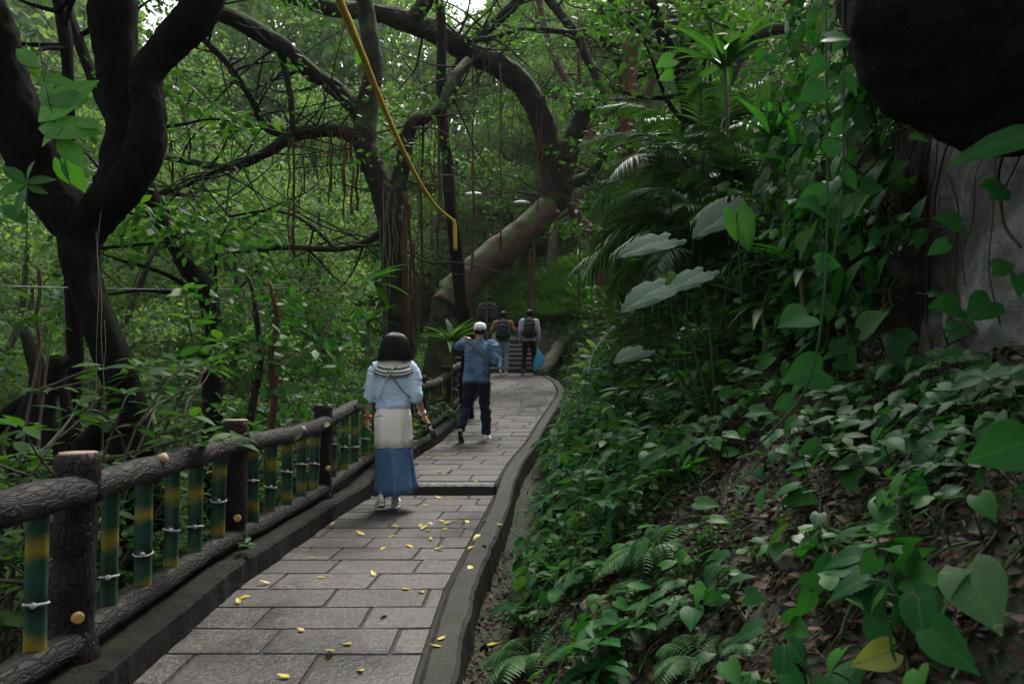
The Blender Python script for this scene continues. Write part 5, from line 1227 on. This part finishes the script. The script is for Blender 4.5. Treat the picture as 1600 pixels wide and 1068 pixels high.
for k in range(420):
    a = random.uniform(0, 6.283)
    if 1.1 < a < 2.04: continue
    q_ = []; s_ = random.uniform(1.0, 1.035); dz = random.uniform(-.012, .006); da = random.uniform(-.12, .12)
    for j, (z, rx, ry) in enumerate(bp_): q_.append((.015+math.cos(a+da*j/6)*rx*s_, -.017+math.sin(a+da*j/6)*ry*s_, z+(dz if j == 6 else 0)))
    tube(bf, q_, [.003,.0035,.004,.004,.004,.003,.001], 4, 2)
child(w, bf, 'hair', M['hair'])
bf = Buf(); th_c = []
loft(bf, [(.01,0,1.372,.062,.06,0,.1), (.01,-.008,1.352,.085,.075,0,.16), (.01,-.014,1.335,.12,.10,0,.25), (.01,-.016,1.315,.16,.125,0,.34), (.01,-.018,1.285,.195,.14,0,.42), (.01,-.02,1.262,.212,.15,0,.48), (.01,-.018,1.256,.208,.147,0,.48)], 48, False, lambda t, a: 1+.02*t*math.sin(a*6+1))
child(w, bf, 'striped_collar', M['collar'])
bf = Buf(); tube(bf, [(.05,-.13,1.30), (.0,-.165,1.24), (-.05,-.155,1.15), (-.10,-.14,1.04), (-.15,-.11,.96)], .0065, 6, 5); child(w, bf, 'pale_strap', M['strapw'])
bf = Buf(); tube(bf, [(-.03,-.165,1.245), (.03,-.155,1.17), (.10,-.14,1.08), (.16,-.11,1.02), (.19,-.06,1.0)], .0065, 6, 5); child(w, bf, 'green_strap', M['strapg'])
def bracelet(c, d, r, mat, name, t=.006):
    bf = Buf(); d = V3(*d).normalized(); u = d.orthogonal().normalized(); v = d.cross(u); tube(bf, [V3(*c)+(u*math.cos(a)+v*math.sin(a))*r for a in np.linspace(0, 6.283, 17)], t, 6, 1); child(w, bf, name, mat)
bracelet((-.252,.016,.838), (-.1,.2,-1), .032, M['red'], 'red_bracelet', .010); bracelet((.278,.05,.865), (.3,.4,-1), .034, M['metal'], 'metal_bracelet', .004); bracelet((.272,.042,.88), (.3,.4,-1), .035, M['strapw'], 'pale_bracelet', .004)
wm = Vector(w.location); g = empty('camera_grip', wm+V3(.322,.066,.765)); tag(g, 'small black and silver folding camera grip dangling from the woman\'s right hand', 'camera grip')
bf = Buf(); tube(bf, [(-.03,.02,.03), (0,0,-.01), (.022,-.01,-.06)], [.012,.013,.012], 10, 3); bf.build('handle', M['metal'], g)
bf = Buf(); tube(bf, [(.02,-.01,-.055), (.03,-.01,-.085), (.045,-.012,-.135)], [.02,.026,.02], 12, 3); bf.build('grip_head', M['blackpl'], g)
bf = Buf(); ellipsoid(bf, (-.008,-.012,-.005), (.018,.014,.02), 10, 8); bf.build('joint', M['blackpl'], g)
# ---- the man in the denim jacket
D = 10.8; X0 = (747-800)/F*D
mn = person((X0, D, zp(D)), 0, 'man in white cap and denim jacket walking away with one hand on his shoulder')
J = dict(head=(.025,.015,1.555), neck=(.015,0,1.43), pelvis=(-.02,0,.90),
    Lsh=(-.185,0,1.365), Lel=(-.285,.10,1.33), Lwr=(-.175,.0,1.46), Lhd=(.9,-.35,-.25), Lhn=(0,-.2,-1), Lht=(0,-1,.1), Lcurl=.25,
    Rsh=(.195,-.01,1.36), Rel=(.245,-.10,1.12), Rwr=(.20,.13,1.10), Rhd=(-.3,1,.1), Rhn=(-1,0,0), Rht=(0,.2,1), Rcurl=.8,
    Lhip=(-.10,0,.86), Lkn=(-.16,.08,.47), Lan=(-.235,-.15,.19), Ltoe=(-.235,-.02,.06),
    Rhip=(.075,0,.86), Rkn=(.10,.13,.48), Ran=(.11,.10,.10), Rtoe=(.14,.26,.035))
body(mn, J); trousers(mn, J, M['navy'], 1.05, 2., .0, .026)
top_garment(mn, J, 'denim_jacket', M['denim_j'], .83, 1.02, 1., .03, 9., .043, 1.0, 1.04)
bf = Buf(); boxb(bf, (-.02,-.148,.86), (.30,.012,.05)); child(mn, bf, 'jacket_waistband', M['denim_j'])
shoe(mn, (-.245,-.20,.17), (-.225,-.03,.012), M['white_shoe'], M['sole_d'], 0, .30); shoe(mn, (.105,.03,.008), (.15,.28,.008), M['white_shoe'], M['sole'], 0, .28)
bf = Buf(); loft(bf, [(.025,.0,1.565,.088,.106), (.025,0,1.60,.09,.108), (.025,.0,1.64,.083,.10), (.025,.0,1.668,.06,.075), (.025,.0,1.68,.02,.03)], 28); cp_ = child(mn, bf, 'cap', M['cap'])
bf = Buf(); loft(bf, [(.025,.13,1.578,.065,.075,0,-.15), (.025,.13,1.584,.066,.076,0,-.15)], 20); child(mn, bf, 'peak', M['cap'], cp_)
bf = Buf(); tube(bf, [(.025+.05*math.cos(a), -.104, 1.565+.028*math.sin(a)) for a in np.linspace(0, math.pi, 9)], .004, 5, 1); child(mn, bf, 'cap_opening', M['blackc'], cp_)
bf = Buf(); loft(bf, [(.025,-.01,1.505,.055,.05), (.025,-.008,1.53,.078,.088), (.025,-.004,1.57,.085,.101), (.025,-.004,1.60,.083,.1)], 28); child(mn, bf, 'hair', M['hair'])
bf = Buf(); tube(bf, [(-.12,.02,1.44), (-.10,-.12,1.38), (-.03,-.165,1.30), (.05,-.165,1.23), (.12,-.14,1.16)], .011, 8, 5); child(mn, bf, 'shoulder_strap', M['brownl'])
# ---- the three walkers further up
def walker(x, D, z, rz, label, top_m, leg_m, shoe_m, arms, legs, hairm='hair', h=1.0, wid=1.):
    X = (x-800)/F*D; r_ = person((X, D, z), rz, label); r_.scale = (h, h, h)
    J = dict(head=(0,.015,1.575), neck=(0,0,1.45), pelvis=(0,0,.91), Lhip=(-.09,0,.87), Rhip=(.09,0,.87)); J.update(arms); J.update(legs)
    body(r_, J); trousers(r_, J, leg_m, wid, x, .06, .018); top_garment(r_, J, 'shirt', top_m, .86, 1.03, 1., .016, x, .04)
    for sd in ('L', 'R'):
        a, t = V3(*J[sd+'an']), V3(*J[sd+'toe']); shoe(r_, (a.x, a.y-.05, max(.008, a.z-.085)), (t.x, t.y, max(.008, t.z-.03)), shoe_m, M['sole_d'] if shoe_m is M['darkshoe'] else M['sole'])
    bf = Buf(); loft(bf, [(0,-.015,1.51,.05,.05), (0,-.008,1.54,.078,.092), (0,0,1.59,.092,.112), (0,0,1.64,.088,.105), (0,0,1.68,.06,.075), (0,0,1.698,.015,.02)], 30, True, lambda t, a: 1+.04*math.sin(a*9+t*8)); child(r_, bf, 'hair', M['hair'])
    return r_
hang = dict(Lsh=(-.185,0,1.385), Lel=(-.245,-.03,1.11), Lwr=(-.25,.06,.87), Lhd=(0,.15,-1), Lhn=(1,0,0), Lht=(0,1,0), Rsh=(.185,0,1.385), Rel=(.245,-.03,1.11), Rwr=(.25,.06,.87), Rhd=(0,.15,-1), Rhn=(-1,0,0), Rht=(0,1,0))
bent = dict(Lsh=(-.185,0,1.385), Lel=(-.30,-.02,1.15), Lwr=(-.16,.16,1.24), Lhd=(.6,.2,.6), Lhn=(0,-1,0), Lht=(0,0,1), Lcurl=1., Rsh=(.185,0,1.385), Rel=(.30,-.02,1.15), Rwr=(.16,.16,1.24), Rhd=(-.6,.2,.6), Rhn=(0,-1,0), Rht=(0,0,1), Rcurl=1.)
stand = dict(Lkn=(-.10,.03,.48), Lan=(-.10,-.02,.095), Ltoe=(-.12,.14,.035), Rkn=(.10,.03,.48), Ran=(.10,-.02,.095), Rtoe=(.12,.14,.035))
step1 = dict(Lkn=(-.08,.08,.49), Lan=(-.07,-.17,.17), Ltoe=(-.07,-.02,.06), Rkn=(.08,.12,.49), Ran=(.07,.1,.095), Rtoe=(.08,.26,.035))
wide = dict(Lkn=(-.13,.03,.48), Lan=(-.16,-.02,.095), Ltoe=(-.18,.14,.035), Rkn=(.12,.05,.48), Ran=(.15,.02,.095), Rtoe=(.17,.18,.035))
walker(786, 19.9, zp(19.9), 0, 'man in tan top and light blue jeans wearing a dark teal backpack before the stairs', M['tan'], M['jeans'], M['white_shoe'], bent, step1, wid=.95, h=.98)
walker(827, 20.1, zp(20.1), 0, 'man in pale lavender shirt and black trousers with an olive backpack beside the boulder', M['lav'], M['blackc'], M['darkshoe'], hang, wide, wid=.9, h=1.0)
zst = zb+.135+.14*3
walker(761, 21.65, zst, 0, 'man in olive shirt and dark jeans climbing the stairs, furthest of the walkers', M['olive'], M['jeans_d'], M['darkshoe'], hang, step1, wid=.9, h=.98)
def pack(x, D, zf, mat, label, s=1., w=.3, hgt=.48):
    X = (x-800)/F*D; z = zf+1.14; r_ = empty('backpack', (X, D-.24, z)); tag(r_, label, 'backpack'); r_.scale = (s, s, s)
    def rb(c, sz, seed):
        bf = Buf(); n = 20; k = [0.55, .85, 1, 1, 1, .9, .6]
        zz = np.linspace(-sz[2]/2, sz[2]/2, 7); loft(bf, [(c[0], c[1], c[2]+zz[i], sz[0]/2*k[i]**.4, sz[1]/2*k[i]) for i in range(7)], 24, True, lambda t, a: 1/(abs(math.cos(a))**4+abs(math.sin(a))**4)**.25); return bf
    o = remeshed('bag', rb((0,0,0), (w, .2, hgt), 1), .014, mat, r_, 4, .016, 8, x); 
    remeshed('front_pocket', rb((0,-.10,-.07), (w*.78, .1, hgt*.45), 2), .014, mat, r_, 4, .01, 9, x+2)
    for sx_ in (-1, 1):
        remeshed('side_pocket', rb((sx_*w*.5,0,-.12), (.08, .12, hgt*.35), 3), .014, mat, r_, 3, .008, 9, x+3)
        bf = Buf(); tube(bf, [(sx_*.07,.08,.2), (sx_*.09,.17,.27), (sx_*.11,.27,.29), (sx_*.125,.37,.2), (sx_*.13,.38,.02), (sx_*.17,.28,-.12), (sx_*.15,.09,-.18)], .016, 8, 4); bf.build('shoulder_strap', mat, r_)
    bf = Buf(); tube(bf, [(-.04,.03,.22), (0,.03,.27), (.04,.03,.22)], .008, 6, 4); bf.build('grab_loop', mat, r_)
    bf = Buf(); tube(bf, [(-w*.4,-.09,.12), (0,-.105,.15), (w*.4,-.09,.12)], .004, 5, 4); bf.build('zip', M['metal'], r_)
pack(786, 19.9, zp(19.9), M['teal'], 'dark teal backpack on the man in light blue jeans')
pack(827, 20.1, zp(20.1)+.03, M['packol'], 'olive brown backpack on the man in the lavender shirt')
pack(761, 21.65, zst, M['packbk'], 'large black backpack on the man climbing the stairs', 1.02, .33, .52)
p = P(840, 562, 20.0); r_ = empty('plastic_bag', p); tag(r_, 'bright blue plastic bag held by the man in the lavender shirt', 'bag')
bf = Buf(); loft(bf, [(0,0,.30,.015,.015), (.02,0,.22,.04,.03), (.04,0,.12,.09,.05), (.05,0,-.0,.14,.07), (.02,0,-.14,.13,.07), (-.03,0,-.25,.08,.05), (-.05,0,-.29,.03,.02)], 28, True, lambda t, a: 1+.12*math.sin(a*5+t*6)+.06*math.sin(a*11))
bf.build('bag_body', M['bluebag'], r_); bf = Buf(); tube(bf, [(0,0,.29), (-.02,0,.34), (.02,0,.34), (0,0,.29)], .006, 6, 3); bf.build('handle', M['bluebag'], r_)
# ------------------------------------------------------------------ thin damp air under the trees
m = bpy.data.materials.new('haze'); m.use_nodes = True; nt = m.node_tree; nt.nodes.remove(nt.nodes['Principled BSDF'])
pv_ = nt.nodes.new('ShaderNodeVolumePrincipled'); pv_.inputs['Density'].default_value = .0003; pv_.inputs['Color'].default_value = (.85,.9,.88,1); pv_.inputs['Anisotropy'].default_value = .2
nt.links.new(pv_.outputs[0], nt.nodes['Material Output'].inputs['Volume'])
bf = Buf(); boxb(bf, (0, 48, 18), (260, 140, 62)); hz = tag(bf.build('haze', m, smooth=False), kind='stuff')
scene.cycles.volume_bounces = 0
# ------------------------------------------------------------------ labels that say where each repeat grows
def to_px(v):
    v = Vector(v)-Vector((0,0,CAMZ)); c, s = math.cos(PITCH), math.sin(PITCH)
    d = v.y*c+v.z*s; u = -v.y*s+v.z*c
    return 800+F*v.x/d, 534-F*u/d
def side(x, y, D):
    if x < 260: a = 'left of the forked fig'
    elif x < 600: a = 'between the forked fig and the centre fig'
    elif x < 760: a = 'between the centre fig and the leaning fig'
    elif x < 930: a = 'above the stairs'
    elif x < 1120: a = 'behind the palms of the bank'
    else: a = 'beyond the top of the bank'
    return a
def ringd(D, cuts, names):
    for c_, n_ in zip(cuts, names):
        if D < c_: return n_
    return names[-1]
LOOK = {'tall slim trees of the wood': 'tall slim curving tree', 'leaning trees of the wood': 'leaning low branched tree', 'small crooked trees of the wood': 'small crooked pale leaved tree', 'stout trees of the wood': 'stout spreading tree',
 'rosette leaved undergrowth shrubs': 'shrub with leaf rosettes', 'tufted undergrowth shrubs': 'upright tufted shrub', 'low bushy undergrowth shrubs': 'low bushy shrub', 'dense rounded undergrowth shrubs': 'dense rounded shrub', 'strap leaved undergrowth plants': 'strap leaved low plant',
 'green heart leaved creepers on the bank': 'glossy heart leaved creeper', 'variegated creepers on the bank': 'yellow speckled heart leaved creeper', 'seedlings on the bank': 'small leafy seedling', 'ferns along the gutter': 'small bright green fern', 'creepers hanging beside the wall': 'creeper hanging on the steep bank', 'fallen yellow leaves': 'small yellow fallen leaf'}
for o in list(scene.objects):
    g_ = o.get('group')
    if g_ not in LOOK or o.parent: continue
    L = o.location
    if g_.endswith('wood'): x, y = to_px(L+Vector((0,0,3))); w_ = ringd(L.y, (20, 28, 38, 99), ('nearest row', 'second row', 'far row', 'furthest row'))+' '+side(x, y, L.y)
    elif 'undergrowth' in g_: x, y = to_px(L+Vector((0,0,.8))); w_ = ringd(L.y, (9, 13, 18, 25, 99), ('close behind the fence', 'near', 'halfway back', 'far back', 'furthest back'))+' '+side(x, y, L.y)
    elif g_ == 'fallen yellow leaves':
        d = L.x-Jx(L.y)
        w_ = ('on the kerb' if 0 < d < .2 else 'in the gutter' if d >= .2 else 'on the left pavers' if L.x < (Lx(L.y)*.6+Jx(L.y)*.4) else 'in the middle of the pavers' if L.x < (Lx(L.y)*.3+Jx(L.y)*.7) else 'on the pavers near the kerb')+' '+ringd(L.y, (3.6, 5, 6.5, 7.8, 11, 99), ('nearest the camera', 'a few rows from the camera', 'behind the woman', 'just below the step', 'beyond the step', 'far up the path'))
    else:
        x, y = to_px(L); d = L.x-Rx(L.y)
        up_ = ringd(d, (.55, 1.0, 1.5, 9), ('at the foot', 'low', 'halfway up', 'high'))
        if 'beside the wall' in g_: w_ = ('above' if y < 250 else 'beside')+(' the wall, ' if x > 1400 else ' the hanging vines left of the wall, ')+ringd(y, (120, 250, 380, 9999), ('topmost', 'high up', 'midway', 'low down'))
        else: w_ = up_+' on the bank '+ringd(L.y, (2.4, 3.2, 4.3, 6.0, 8.5, 99), ('in the right corner', 'below the wall', 'below the hanging vine', 'below the elephant ears', 'level with the step', 'far up the path'))
    o['label'] = ' '.join((LOOK[g_]+' '+w_).split()[:16])
